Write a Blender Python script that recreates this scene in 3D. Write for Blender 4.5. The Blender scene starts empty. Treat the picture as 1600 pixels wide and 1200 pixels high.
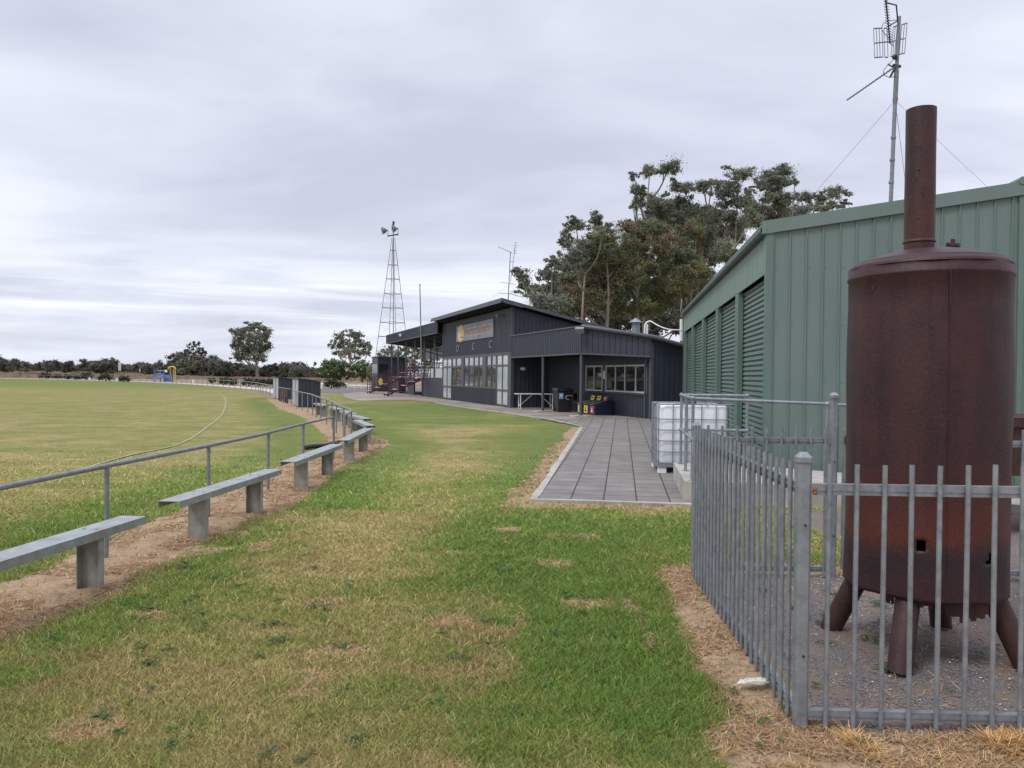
import bpy, math, random
import numpy as np
from mathutils import Vector, Matrix
R = math.radians
random.seed(7); RNG = np.random.default_rng(11)
sc = bpy.context.scene; COL = sc.collection

# ------------------------------------------------------------ camera, sky, sun, exposure
F_PX = 1200.0; EYE = 1.6; RHO = R(.57); PIT = math.atan(13/1200)
f_ = Vector((0, math.cos(PIT), -math.sin(PIT))); u0 = Vector((0, math.sin(PIT), math.cos(PIT))); r0 = Vector((1, 0, 0))
up_ = u0*math.cos(RHO) - r0*math.sin(RHO); rt_ = r0*math.cos(RHO) + u0*math.sin(RHO)
cd = bpy.data.cameras.new('camera'); cam = bpy.data.objects.new('camera', cd); COL.objects.link(cam)
M = Matrix((rt_, up_, -f_)).transposed().to_4x4(); M.translation = Vector((0, 0, EYE)); cam.matrix_world = M
cd.sensor_width = 36; cd.lens = 36*F_PX/1600; cd.clip_start = .05; cd.clip_end = 8000
sc.camera = cam
sc.view_settings.view_transform = 'Standard'; sc.view_settings.look = 'None'
sc.view_settings.exposure = 0.34; sc.view_settings.gamma = 1.0

w = bpy.data.worlds.new('World'); sc.world = w; w.use_nodes = True
nt = w.node_tree; nt.nodes.clear()
def N(t, **k):
    n = nt.nodes.new(t)
    for a, b in k.items(): setattr(n, a, b)
    return n
def LK(a, b): nt.links.new(a, b)
def mth(op, a, b=None, c=None, clamp=False):
    n = N('ShaderNodeMath', operation=op, use_clamp=clamp)
    for i, v in enumerate((a, b, c)):
        if v is None: continue
        if isinstance(v, (int, float)): n.inputs[i].default_value = v
        else: LK(v, n.inputs[i])
    return n.outputs[0]
out = N('ShaderNodeOutputWorld'); bg = N('ShaderNodeBackground'); LK(bg.outputs[0], out.inputs[0])
tc = N('ShaderNodeTexCoord'); sep = N('ShaderNodeSeparateXYZ'); LK(tc.outputs['Generated'], sep.inputs[0])
zc = mth('MAXIMUM', sep.outputs[2], 0.0); den = mth('ADD', zc, .20)
cmb = N('ShaderNodeCombineXYZ'); LK(mth('DIVIDE', sep.outputs[0], den), cmb.inputs[0]); LK(mth('DIVIDE', sep.outputs[1], den), cmb.inputs[1])
mp = N('ShaderNodeMapping'); mp.inputs['Rotation'].default_value = (0, 0, R(24)); mp.inputs['Scale'].default_value = (.62, 1.0, 1); mp.inputs['Location'].default_value = (3.1, 1.2, 0)
LK(cmb.outputs[0], mp.inputs[0])
n1 = N('ShaderNodeTexNoise'); n1.inputs['Scale'].default_value = 1.15; n1.inputs['Detail'].default_value = 9; n1.inputs['Roughness'].default_value = .5; n1.inputs['Distortion'].default_value = .35; LK(mp.outputs[0], n1.inputs[0])
n2 = N('ShaderNodeTexNoise'); n2.inputs['Scale'].default_value = 2.6; n2.inputs['Detail'].default_value = 6; n2.inputs['Distortion'].default_value = .8; LK(mp.outputs[0], n2.inputs[0])
mixv = mth('ADD', mth('MULTIPLY', n1.outputs[0], .78), mth('MULTIPLY', n2.outputs[0], .22))
cr = N('ShaderNodeValToRGB'); LK(mixv, cr.inputs[0]); e = cr.color_ramp.elements
e[0].position = .36; e[0].color = (.44, .465, .55, 1); e[1].position = .68; e[1].color = (.70, .725, .805, 1)
m_ = cr.color_ramp.elements.new(.5); m_.color = (.545, .57, .665, 1)
# bright torn bands low in the sky
zs = mth('MULTIPLY', mth('SUBTRACT', 1.0, mth('MULTIPLY', mth('ABSOLUTE', mth('SUBTRACT', zc, .085)), 11.0), clamp=True), 1.0)
mp2 = N('ShaderNodeMapping'); mp2.inputs['Scale'].default_value = (2.2, 2.2, 34); LK(tc.outputs['Generated'], mp2.inputs[0])
n3 = N('ShaderNodeTexNoise'); n3.inputs['Scale'].default_value = 1.5; n3.inputs['Detail'].default_value = 6; n3.inputs['Distortion'].default_value = .5; LK(mp2.outputs[0], n3.inputs[0])
band = mth('MULTIPLY', zs, mth('MULTIPLY', mth('SUBTRACT', n3.outputs[0], .44, clamp=True), 3.4, clamp=True))
mxb = N('ShaderNodeMix', data_type='RGBA'); LK(band, mxb.inputs[0]); LK(cr.outputs[0], mxb.inputs[6]); mxb.inputs[7].default_value = (.80, .82, .86, 1)
# thick overcast is brighter overhead than near the horizon (CIE overcast)
lift = mth('ADD', 1.0, mth('MULTIPLY', mth('SUBTRACT', zc, .5, clamp=True), 2.6))
skyt = N('ShaderNodeTexSky', sky_type='NISHITA'); skyt.sun_disc = False; skyt.sun_elevation = R(52); skyt.sun_rotation = R(-130)
bl = N('ShaderNodeVectorMath', operation='SCALE'); LK(mxb.outputs[2], bl.inputs[0]); LK(lift, bl.inputs['Scale'])
sk = N('ShaderNodeVectorMath', operation='SCALE'); LK(skyt.outputs[0], sk.inputs[0]); sk.inputs['Scale'].default_value = .006
ad = N('ShaderNodeVectorMath', operation='ADD'); LK(bl.outputs[0], ad.inputs[0]); LK(sk.outputs[0], ad.inputs[1])
LK(ad.outputs[0], bg.inputs[0]); bg.inputs[1].default_value = 1.05
sd = bpy.data.lights.new('sun', 'SUN'); sd.energy = 1.4; sd.angle = R(16); sd.color = (1, .97, .92)
sun = bpy.data.objects.new('sun', sd); COL.objects.link(sun); sun.location = (-20, -20, 40)
sun.rotation_euler = (R(38), 0, R(-50))

# ------------------------------------------------------------ helpers
def gp(x, y, z=0.0):
    """photo measurement -> point on the level plane z"""
    d = f_*F_PX + rt_*(x-800) + up_*(600-y); s = (z-EYE)/d.z
    return Vector((d.x*s, d.y*s, z))
def wp(x, y, D):
    d = f_*F_PX + rt_*(x-800) + up_*(600-y); s = D/d.y
    return Vector((d.x*s, D, EYE+d.z*s))

def tag(o, label=None, cat=None, group=None, kind=None):
    if label: o['label'] = label
    if cat: o['category'] = cat
    if group: o['group'] = group
    if kind: o['kind'] = kind
    return o
def empty(name, loc, label, cat, group=None, rz=0.0):
    o = bpy.data.objects.new(name, None); COL.objects.link(o); o.location = loc; o.rotation_euler.z = rz
    o.empty_display_size = .2
    return tag(o, label, cat, group)
def copy_tree(o, parent=None, loc=None, rz=None, scale=None, label=None):
    c = o.copy(); COL.objects.link(c)
    if parent is not None: c.parent = parent
    if loc is not None: c.location = loc
    if rz is not None: c.rotation_euler.z = rz
    if scale is not None: c.scale = scale
    if label: c['label'] = label
    for ch in [k for k in bpy.data.objects if k.parent == o]: copy_tree(ch, c)
    return c
def link(name, me, mat, parent=None):
    o = bpy.data.objects.new(name, me); COL.objects.link(o)
    if mat: me.materials.append(mat)
    if parent is not None: o.parent = parent
    return o
class MB:
    def __init__(s): s.v = []; s.f = []
    def add(s, vs, fs):
        k = len(s.v); s.v += [tuple(v) for v in vs]; s.f += [tuple(i+k for i in f) for f in fs]
    def hexa(s, p):  # 8 points: bottom 4 ccw, top 4 ccw
        s.add(p, [(3,2,1,0),(4,5,6,7),(0,1,5,4),(1,2,6,5),(2,3,7,6),(3,0,4,7)]); return s
    def box(s, x0, x1, y0, y1, z0, z1, T=None):
        p = [Vector(q) for q in ((x0,y0,z0),(x1,y0,z0),(x1,y1,z0),(x0,y1,z0),(x0,y0,z1),(x1,y0,z1),(x1,y1,z1),(x0,y1,z1))]
        if T: p = [T(*q) for q in p]
        return s.hexa(p)
    def bar(s, a, b, wd, ht, up=(0,0,1)):
        a = Vector(a); b = Vector(b); d = (b-a).normalized(); u = Vector(up)
        sx = d.cross(u)
        if sx.length < 1e-4: sx = d.cross(Vector((1,0,0)))
        sx.normalize(); u = sx.cross(d).normalized()
        q = [(-1,-1),(1,-1),(1,1),(-1,1)]
        p = [a+sx*(i*wd/2)+u*(j*ht/2) for i, j in q]+[b+sx*(i*wd/2)+u*(j*ht/2) for i, j in q]
        return s.hexa(p)
    def tube(s, pts, rad, n=8, caps=True):
        pts = [Vector(p) for p in pts]; rr = rad if isinstance(rad, (list, tuple)) else [rad]*len(pts)
        k = len(s.v); prev = None
        for i, p in enumerate(pts):
            d = (pts[min(i+1, len(pts)-1)]-pts[max(i-1, 0)]).normalized()
            if prev is None:
                a = d.cross(Vector((0,0,1)))
                if a.length < 1e-3: a = d.cross(Vector((0,1,0)))
            else: a = prev - d*prev.dot(d)
            a.normalize(); prev = a; b = d.cross(a)
            for j in range(n):
                t = 2*math.pi*j/n; s.v.append(tuple(p+(a*math.cos(t)+b*math.sin(t))*rr[i]))
        for i in range(len(pts)-1):
            for j in range(n):
                j2 = (j+1) % n; s.f.append((k+i*n+j, k+(i+1)*n+j, k+(i+1)*n+j2, k+i*n+j2))
        if caps:
            s.f.append(tuple(k+j for j in range(n))); e_ = k+(len(pts)-1)*n; s.f.append(tuple(e_+n-1-j for j in range(n)))
        return s
    def lathe(s, prof, c=(0,0,0), n=32, close=False):
        k = len(s.v)
        for r, z in prof:
            for j in range(n):
                t = 2*math.pi*j/n; s.v.append((c[0]+r*math.cos(t), c[1]+r*math.sin(t), c[2]+z))
        for i in range(len(prof)-1):
            for j in range(n):
                j2 = (j+1) % n; s.f.append((k+i*n+j, k+i*n+j2, k+(i+1)*n+j2, k+(i+1)*n+j))
        if close:
            s.f.append(tuple(k+n-1-j for j in range(n))); e_ = k+(len(prof)-1)*n; s.f.append(tuple(e_+j for j in range(n)))
        return s
    def ball(s, c, r, n=10):
        pr = [(max(r*math.sin(math.pi*i/n), .0005), -r*math.cos(math.pi*i/n)) for i in range(n+1)]
        return s.lathe(pr, c, n+2)
    def prism(s, poly, z0, z1):  # poly of (x,y) ccw, z0/z1 numbers or functions
        g0 = z0 if callable(z0) else (lambda x, y: z0); g1 = z1 if callable(z1) else (lambda x, y: z1)
        n = len(poly); vs = [(x, y, g0(x, y)) for x, y in poly]+[(x, y, g1(x, y)) for x, y in poly]
        s.add(vs, [tuple(range(n-1, -1, -1)), tuple(range(n, 2*n))]+[(i, (i+1) % n, (i+1) % n+n, i+n) for i in range(n)]); return s
    def clad(s, T, L, z0, z1, pitch=.2, rib=.035, dep=.02, phase=0.0):
        """ribbed sheet: T(s, out, z); ribs stand proud"""
        g0 = z0 if callable(z0) else (lambda q: z0); g1 = z1 if callable(z1) else (lambda q: z1)
        cols = [(0, 0)]; x = phase
        while x < L:
            for dx, o in ((0, 0), (.010, dep), (rib-.010, dep), (rib, 0)):
                if 0 < x+dx < L: cols.append((x+dx, o))
            x += pitch
        cols.append((L, 0)); k = len(s.v)
        for q, o in cols: s.v.append(tuple(T(q, o, g0(q)))); s.v.append(tuple(T(q, o, g1(q))))
        for i in range(len(cols)-1): s.f.append((k+2*i, k+2*i+2, k+2*i+3, k+2*i+1))
        return s
    def build(s, name, mat, parent=None, smooth=False, origin=None):
        off = Vector((0,0,0))
        pp = parent
        while pp is not None and not off.length:
            if pp.get('_w'): off = Vector(pp['_w'])
            pp = pp.parent
        if origin is not None: off = Vector(origin)
        me = bpy.data.meshes.new(name); me.from_pydata([tuple(Vector(v)-off) for v in s.v], [], s.f); me.update()
        if smooth:
            me.polygons.foreach_set('use_smooth', [True]*len(me.polygons))
            try: me.set_sharp_from_angle(angle=R(40))
            except Exception: pass
        o = link(name, me, mat, parent)
        if origin is not None: o.location = origin
        return o
def wroot(name, loc, label, cat, group=None):
    """thing whose parts are given in world coordinates"""
    o = empty(name, loc, label, cat, group); o['_w'] = [float(c) for c in loc]; return o
def sub(o, parent):
    o.parent = parent; return o

# ---- materials
def pm(name, c1, c2=None, scale=8, rough=.6, metal=0.0, bump=0.0, bscale=None, detail=6, lo=.35, hi=.65, stretch=(1,1,1), spec=.5, c3=None, s3=1.5, f3=.5, trans=0.0):
    m = bpy.data.materials.new(name); m.use_nodes = True; t = m.node_tree; b = t.nodes['Principled BSDF']
    b.inputs['Roughness'].default_value = rough; b.inputs['Metallic'].default_value = metal; b.inputs['Specular IOR Level'].default_value = spec
    tx = t.nodes.new('ShaderNodeTexCoord'); mpn = t.nodes.new('ShaderNodeMapping'); mpn.inputs['Scale'].default_value = stretch; t.links.new(tx.outputs['Object'], mpn.inputs[0])
    src = None
    if c2:
        n = t.nodes.new('ShaderNodeTexNoise'); n.inputs['Scale'].default_value = scale; n.inputs['Detail'].default_value = detail; n.inputs['Roughness'].default_value = .62; t.links.new(mpn.outputs[0], n.inputs[0])
        r = t.nodes.new('ShaderNodeValToRGB'); r.color_ramp.elements[0].position = lo; r.color_ramp.elements[1].position = hi
        r.color_ramp.elements[0].color = (*c1, 1); r.color_ramp.elements[1].color = (*c2, 1); t.links.new(n.outputs[0], r.inputs[0]); src = r.outputs[0]
        if c3:
            n3_ = t.nodes.new('ShaderNodeTexNoise'); n3_.inputs['Scale'].default_value = s3; n3_.inputs['Detail'].default_value = 4; t.links.new(mpn.outputs[0], n3_.inputs[0])
            r3 = t.nodes.new('ShaderNodeValToRGB'); r3.color_ramp.elements[0].position = .45; r3.color_ramp.elements[1].position = .68; r3.color_ramp.elements[1].color = (f3, f3, f3, 1); t.links.new(n3_.outputs[0], r3.inputs[0])
            mx = t.nodes.new('ShaderNodeMix'); mx.data_type = 'RGBA'; t.links.new(r3.outputs[0], mx.inputs[0]); t.links.new(src, mx.inputs[6]); mx.inputs[7].default_value = (*c3, 1); src = mx.outputs[2]
        t.links.new(src, b.inputs['Base Color'])
    else: b.inputs['Base Color'].default_value = (*c1, 1)
    if bump:
        n = t.nodes.new('ShaderNodeTexNoise'); n.inputs['Scale'].default_value = bscale or scale*3; n.inputs['Detail'].default_value = 5; t.links.new(mpn.outputs[0], n.inputs[0])
        bp = t.nodes.new('ShaderNodeBump'); bp.inputs['Strength'].default_value = bump; bp.inputs['Distance'].default_value = .01; t.links.new(n.outputs[0], bp.inputs['Height']); t.links.new(bp.outputs[0], b.inputs['Normal'])
    return m
GALV = pm('galvanised', (.155,.17,.19), (.26,.28,.30), 22, .5, .35, .08, lo=.3, hi=.7, c3=(.31,.33,.35), s3=7, f3=.5)
GALVD = pm('galvanised_dull', (.17,.18,.19), (.25,.265,.28), 14, .55, .3, .05)
BENCHM = pm('bench_galvanised', (.25,.27,.28), (.36,.385,.395), 9, .5, .3, .05, c3=(.22,.21,.17), s3=5, f3=.5)
SUPPM = pm('weathered_steel', (.22,.22,.20), (.34,.335,.30), 9, .7, .15, .1, c3=(.22,.19,.15), s3=4, f3=.7)
DARK = pm('charcoal_steel', (.028,.033,.048), (.036,.042,.060), 3, .42, .0, .0, stretch=(1,1,.3), spec=.5)
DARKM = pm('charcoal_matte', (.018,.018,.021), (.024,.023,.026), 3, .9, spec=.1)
DARKR = pm('charcoal_roof', (.045,.05,.062), (.06,.066,.08), 2, .45)
DTRIM = pm('charcoal_trim', (.06,.065,.08), (.075,.08,.095), 4, .45)
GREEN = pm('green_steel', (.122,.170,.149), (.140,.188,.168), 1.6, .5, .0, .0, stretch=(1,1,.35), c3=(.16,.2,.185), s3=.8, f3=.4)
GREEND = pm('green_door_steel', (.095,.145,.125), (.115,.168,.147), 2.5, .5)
GREENL = pm('green_header_steel', (.15,.215,.185), (.175,.24,.21), 1.6, .28, spec=.8)
GUTG = pm('green_gutter', (.05,.075,.065), (.065,.095,.08), 3, .45)
GREENT = pm('green_trim', (.10,.155,.13), (.115,.175,.148), 3, .45)
CONC = pm('concrete', (.32,.30,.265), (.45,.43,.39), 5, .9, 0, .25, 60, c3=(.24,.22,.19), s3=2, f3=.6)
CONCL = pm('pale_concrete', (.40,.38,.34), (.54,.52,.48), 6, .9, 0, .2, 60, c3=(.30,.27,.23), s3=3, f3=.6)
APRON = pm('worn_concrete', (.17,.137,.108), (.27,.23,.185), 1.5, .95, 0, .2, 30, c3=(.34,.31,.275), s3=.4, f3=.8)
ASPH = pm('asphalt', (.10,.10,.105), (.15,.15,.155), 2, .9, 0, .2, 40)
MAROON = pm('maroon_paint', (.06,.014,.024), (.085,.02,.032), 6, .45)
WHITE = pm('white_paint', (.66,.66,.64), (.78,.78,.76), 6, .5)
PLANK = pm('grey_plank', (.38,.37,.35), (.55,.53,.5), 5, .75)
BLACKR = pm('black_plastic', (.012,.013,.015), (.022,.023,.026), 5, .5)
NAVY = pm('navy_plastic', (.012,.017,.045), (.018,.024,.065), 5, .45)
BLUE = pm('blue_paint', (.03,.13,.42), (.04,.17,.5), 5, .45)
YELL = pm('yellow_paint', (.62,.42,.05), (.72,.5,.08), 5, .5)
LIME = pm('lime_yellow', (.60,.62,.12), (.7,.7,.18), 8, .5)
AMBER = pm('amber', (.75,.42,.03), (.8,.5,.06), 8, .5)
MAUVE = pm('maroon_label', (.22,.03,.06), (.28,.05,.08), 8, .5)
FRAMEB = pm('bronze_frame', (.055,.05,.048), (.075,.07,.066), 5, .4)
ALU = pm('aluminium_frame', (.42,.43,.44), (.5,.51,.52), 9, .4, .3)
LIGHTP = pm('light_panel', (.38,.39,.40), (.48,.49,.5), 3, .6)
def glassy(name, col, rough, metal, spec=.5, c2=None, sc_=1.2):
    return pm(name, col, c2 or tuple(min(1, c*1.25) for c in col), sc_, rough, metal, spec=spec)
GLASS = glassy('window_glass', (.30,.31,.33), .04, .85)
GLASSK = glassy('dark_window_glass', (.012,.013,.016), .03, 0.0, 1.0)
CURT = glassy('curtained_glass', (.38,.43,.43), .12, .1, .8, (.52,.57,.57), 2)
POLY = pm('white_poly', (.74,.76,.79), (.80,.82,.84), 3, .4, 0, .05, spec=.4)
PEBBLE = pm('white_stone', (.5,.49,.47), (.62,.6,.58), 20, .8)
BARK = pm('gum_bark', (.15,.115,.09), (.32,.26,.215), 1.4, .85, 0, .3, 8, stretch=(1,1,.3))
BARKD = pm('dark_bark', (.07,.055,.045), (.14,.11,.09), 2, .9)

def rust(name, base=(.027,.0105,.0135), hi=(.052,.0175,.020), spk=(.12,.095,.11), zone=False):
    m = bpy.data.materials.new(name); m.use_nodes = True; t = m.node_tree; b = t.nodes['Principled BSDF']; L = t.links.new
    b.inputs['Roughness'].default_value = .5; b.inputs['Metallic'].default_value = .0; b.inputs['Specular IOR Level'].default_value = .32
    tx = t.nodes.new('ShaderNodeTexCoord')
    def noise(s, d=6, ro=.6, st=None):
        n = t.nodes.new('ShaderNodeTexNoise'); n.inputs['Scale'].default_value = s; n.inputs['Detail'].default_value = d; n.inputs['Roughness'].default_value = ro
        if st:
            mm = t.nodes.new('ShaderNodeMapping'); mm.inputs['Scale'].default_value = st; L(tx.outputs['Object'], mm.inputs[0]); L(mm.outputs[0], n.inputs[0])
        else: L(tx.outputs['Object'], n.inputs[0])
        return n.outputs[0]
    def ramp(src, a, c, ca, cb):
        r = t.nodes.new('ShaderNodeValToRGB'); r.color_ramp.elements[0].position = a; r.color_ramp.elements[1].position = c
        r.color_ramp.elements[0].color = (*ca, 1); r.color_ramp.elements[1].color = (*cb, 1); L(src, r.inputs[0]); return r.outputs[0]
    def mix(fa, a, c):
        x = t.nodes.new('ShaderNodeMix'); x.data_type = 'RGBA'
        for s, i in ((fa, 0), (a, 6), (c, 7)):
            if isinstance(s, (int, float)): x.inputs[i].default_value = s
            elif isinstance(s, tuple): x.inputs[i].default_value = (*s, 1)
            else: L(s, x.inputs[i])
        return x.outputs[2]
    c = ramp(noise(3.2, 8, .65), .35, .68, base, hi)
    c = mix(ramp(noise(1.6, 3, .5, (3, 3, .6)), .5, .75, (0,0,0), (.6,.6,.6)), c, (.058,.020,.016))
    c = mix(ramp(noise(2.5, 5, .65, (5, 5, .45)), .5, .72, (0,0,0), (.75,.75,.75)), c, (.017,.009,.011))
    if zone:   # heat-burnt orange and blue-black bands low on the firebox wall
        sp = t.nodes.new('ShaderNodeSeparateXYZ'); L(tx.outputs['Object'], sp.inputs[0])
        ns = noise(2.2, 5, .6)
        def mm(op, a, bb, clamp=False):
            n = t.nodes.new('ShaderNodeMath'); n.operation = op; n.use_clamp = clamp
            for i, v in enumerate((a, bb)):
                if isinstance(v, (int, float)): n.inputs[i].default_value = v
                else: L(v, n.inputs[i])
            return n.outputs[0]
        zz = mm('ADD', sp.outputs[2], mm('MULTIPLY', mm('SUBTRACT', ns, .5), .35))
        zr = t.nodes.new('ShaderNodeValToRGB'); L(mm('DIVIDE', zz, 1.2), zr.inputs[0]); el = zr.color_ramp.elements
        el[0].position = .45; el[0].color = (0,0,0,1); el[1].position = .95; el[1].color = (0,0,0,1)
        q = el.new(.62); q.color = (.68,.68,.68,1)
        c = mix(zr.outputs[0], c, (.105,.024,.012))
        z2 = t.nodes.new('ShaderNodeValToRGB'); L(mm('DIVIDE', zz, 1.2), z2.inputs[0]); el = z2.color_ramp.elements
        el[0].position = .36; el[0].color = (0,0,0,1); el[1].position = .60; el[1].color = (0,0,0,1)
        q = el.new(.49); q.color = (.85,.85,.85,1)
        c = mix(z2.outputs[0], c, (.016,.013,.018))
    c = mix(ramp(noise(90, 4, .8), .56, .74, (0,0,0), (.5,.5,.5)), c, spk)
    c = mix(ramp(noise(34, 4, .7), .62, .72, (0,0,0), (.8,.8,.8)), c, (.014,.009,.009))
    L(c, b.inputs['Base Color'])
    bp = t.nodes.new('ShaderNodeBump'); bp.inputs['Strength'].default_value = .5; bp.inputs['Distance'].default_value = .006; L(noise(45, 6, .7), bp.inputs['Height']); L(bp.outputs[0], b.inputs['Normal'])
    return m
RUST = rust('rusted_steel', zone=True); RUSTC = rust('rusted_flue', (.026,.014,.016), (.080,.026,.017), (.12,.08,.075)); RUSTL = rust('rusted_leg', (.032,.015,.016), (.062,.026,.022), (.13,.085,.07))

def attrmat(name, rough=.8, trans=.25, noise=None):
    m = bpy.data.materials.new(name); m.use_nodes = True; t = m.node_tree; b = t.nodes['Principled BSDF']; L = t.links.new
    a = t.nodes.new('ShaderNodeAttribute'); a.attribute_name = 'Col'
    L(a.outputs['Color'], b.inputs['Base Color']); b.inputs['Roughness'].default_value = rough; b.inputs['Specular IOR Level'].default_value = .25
    if trans:
        tr = t.nodes.new('ShaderNodeBsdfTranslucent'); L(a.outputs['Color'], tr.inputs[0]); mx = t.nodes.new('ShaderNodeMixShader'); mx.inputs[0].default_value = trans
        o = t.nodes['Material Output']; L(b.outputs[0], mx.inputs[1]); L(tr.outputs[0], mx.inputs[2]); L(mx.outputs[0], o.inputs[0])
    return m
LEAF = attrmat('leaves', .5, .38); BLADE = attrmat('grass_blades', .7, .3); STRAW = attrmat('dry_stalks', .85, .1)

# ---- numpy value noise
_tab = RNG.random((256, 256))
def vnoise(x, y):
    xi = np.floor(x).astype(int); yi = np.floor(y).astype(int); fx = x-xi; fy = y-yi
    fx = fx*fx*(3-2*fx); fy = fy*fy*(3-2*fy)
    g = lambda a, b: _tab[a % 256, b % 256]
    return (g(xi,yi)*(1-fx)+g(xi+1,yi)*fx)*(1-fy)+(g(xi,yi+1)*(1-fx)+g(xi+1,yi+1)*fx)*fy
def fbm(x, y, o=4):
    s = 0; a = .5; t = 0
    for i in range(o): s = s+a*vnoise(x*2**i+17.3*i, y*2**i+5.1*i); t += a; a *= .5
    return s/t
def sst(a, b, x): t = np.clip((x-a)/(b-a), 0, 1); return t*t*(3-2*t)

def interp_edge(pts):
    w_ = sorted([(p.y, p.x) for p in pts]); ys = [a for a, _ in w_]; xs = [b for _, b in w_]
    return lambda y: np.interp(y, ys, xs)
# dirt strip under the boundary rail and benches
stripR = interp_edge([gp(*q) for q in ((0,1003),(157,940),(236,892),(341,834),(409,808),(467,784),(495,760),(529,732),(580,710),(606,696))]+[Vector((-2.9,2.0,0)), Vector((-3.0,18.5,0)), Vector((-3.7,20,0)), Vector((-4.6,23,0)), Vector((-6.2,28,0)), Vector((-9,34.5,0)), Vector((-13,46,0)), Vector((-14,49,0))])
stripL = interp_edge([gp(*q) for q in ((0,911),(60,895),(112,868),(177,844),(240,810),(290,790),(370,750),(430,730))]+[Vector((-3.9,2,0)), Vector((-3.95,16,0)), Vector((-4.8,20,0)), Vector((-6.0,23.5,0)), Vector((-7.6,28,0)), Vector((-10.6,35,0)), Vector((-15,47,0)), Vector((-15.4,49,0))])
fenceEdge = interp_edge([gp(*q) for q in ((1040,884),(1034,900),(1050,940),(1062,985),(1085,1030),(1100,1062),(1133,1108),(1108,1135),(1096,1160),(1125,1200))])
pathEdge = lambda y: .35+(y-9.9)*(2.26-.35)/(24.02-9.9)
def zones(x, y):
    """dirt 0-1, green 0-1, gravel 0-1"""
    n1 = fbm(x*1.3, y*1.3, 5)-.5; n2 = fbm(x*.5+40, y*.5+9, 4)-.5; n3 = fbm(x*5+3, y*5+8, 3)-.5
    wob = n1*.5+n3*.22
    L_ = stripL(y)+wob*.6; R_ = stripR(y)+wob*.5
    dirt = sst(-.07, .07, x-L_)*sst(-.07, .07, R_-x)*(y < 50)*(y > -10)
    fe = fenceEdge(np.clip(y, 2.9, 6.55))+n3*.12
    d2 = sst(-.05, .06, x-fe)*sst(0, .12, 6.62+n3*.2-y)
    d2 = np.where((y < 3.0) & (x < 1.2), d2*.8, d2)
    straw_edge = sst(.42, .2, np.abs(x-pathEdge(y)+.12)+n1*.5)*(y > 9.3)*(y < 24.3)
    straw_front = sst(.45, .2, np.abs(y-9.62)+n1*.3)*(x > 0)*(x < 2.5)
    dirt = np.maximum(dirt, d2); dirt = np.maximum(dirt, .62*np.maximum(straw_edge, straw_front))
    # bare scuffs in the near lawn
    sc_ = sst(.66, .76, fbm(x*2.1+11, y*2.6+4, 4)+.02*(x < -.2))*(y < 9)*(x > -3.2)*(x < .9)
    dirt = np.maximum(dirt, sc_*.7)
    gravel = ((x > 1.5+.0) & (y > 3.45) & (y < 6.26) & (x > 1.36+(y-3.53)*.062)).astype(float)
    gravel = np.maximum(gravel, sst(3.0, 3.4, x+n1*.6)*(y < 9.4)*(y > 3.4))
    def blob(cx, cy, rx, ry, a=0.0, s=1.0):
        ca, sa = math.cos(a), math.sin(a); dx, dy = x-cx, y-cy; u = (dx*ca+dy*sa)/rx; v = (-dx*sa+dy*ca)/ry
        return s*np.exp(-(u*u+v*v))
    n4 = fbm(x*2.6+7, y*3.4+2, 4)-.5
    g = .27+n2*.55+n1*.5+n4*.75+n3*.35
    g = g+blob(.55, 4.9, .68, 1.9, 0, .95)+blob(1.2, 8.0, 1.5, 1.1, 0, .75)+blob(-.1, 7.2, .9, 1.2, 0, .5)+blob(-.5, 11, .8, 2.4, -.1, .35)
    g = g+blob(.75, 14.5, .75, 4.6, -.13, .95)+blob(.9, 20.5, 1.3, 4.5, -.15, .8)+blob(-1.3, 27, 3.8, 1.6, .5, .7)+blob(-3.3, 34, 3.2, 5, .35, .65)
    g = g+.42*np.exp(-((x-stripR(y)-.38+n4*.5)/.32)**2)*(y < 22)+.5*np.exp(-((x-stripR(y)-.7)/.7)**2)*(y > 9)*(y < 45)+.75*np.exp(-((x-stripL(y)+.7)/.8)**2)*(y < 60)
    g = g+.4*np.exp(-((y-38)/9.0)**2)*(x > -9)*(x < -1)
    lane = np.exp(-((x+1.2+.02*(y-8))/.85)**2)*(y > 6)*(y < 24)
    g = g-.22*lane-.22*blob(-1.2, 4.0, 1.3, 1.1)
    field = x < stripL(y)
    g = np.where(field, g*.8+.05, g)
    far = sst(62, 92, y+.25*(x+60)*0)*(x < -10)
    g = np.where(field, g*(1-far)+far*(.75+n2*.5), g)
    return np.clip(dirt, 0, 1), np.clip(g, 0, 1), np.clip(gravel, 0, 1)
RING = [(-14.6,46.5),(-22.8,68),(-28.2,78),(-34.2,88),(-42,100),(-54,116),(-72,133),(-95,150),(-130,168),(-190,185)]
ringx = np.array([p[0] for p in RING][::-1]); ringy = np.array([p[1] for p in RING][::-1])
def gz(x, y):
    """the land beyond the far side of the oval rises gently into a low bank"""
    x = np.asarray(x, float); y = np.asarray(y, float)
    return 1.25*sst(185, 255, y)*sst(60, 150, -x)
def outside(x, y):
    yr = np.interp(x, ringx, ringy); o = (y > yr) & (x < -14.6)
    return o
def axis(segs):
    a = [segs[0][0]]
    for lo, hi, st in segs:
        n = max(1, int(round((hi-lo)/st))); a += list(np.linspace(lo, hi, n+1)[1:])
    return np.array(a)
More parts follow.
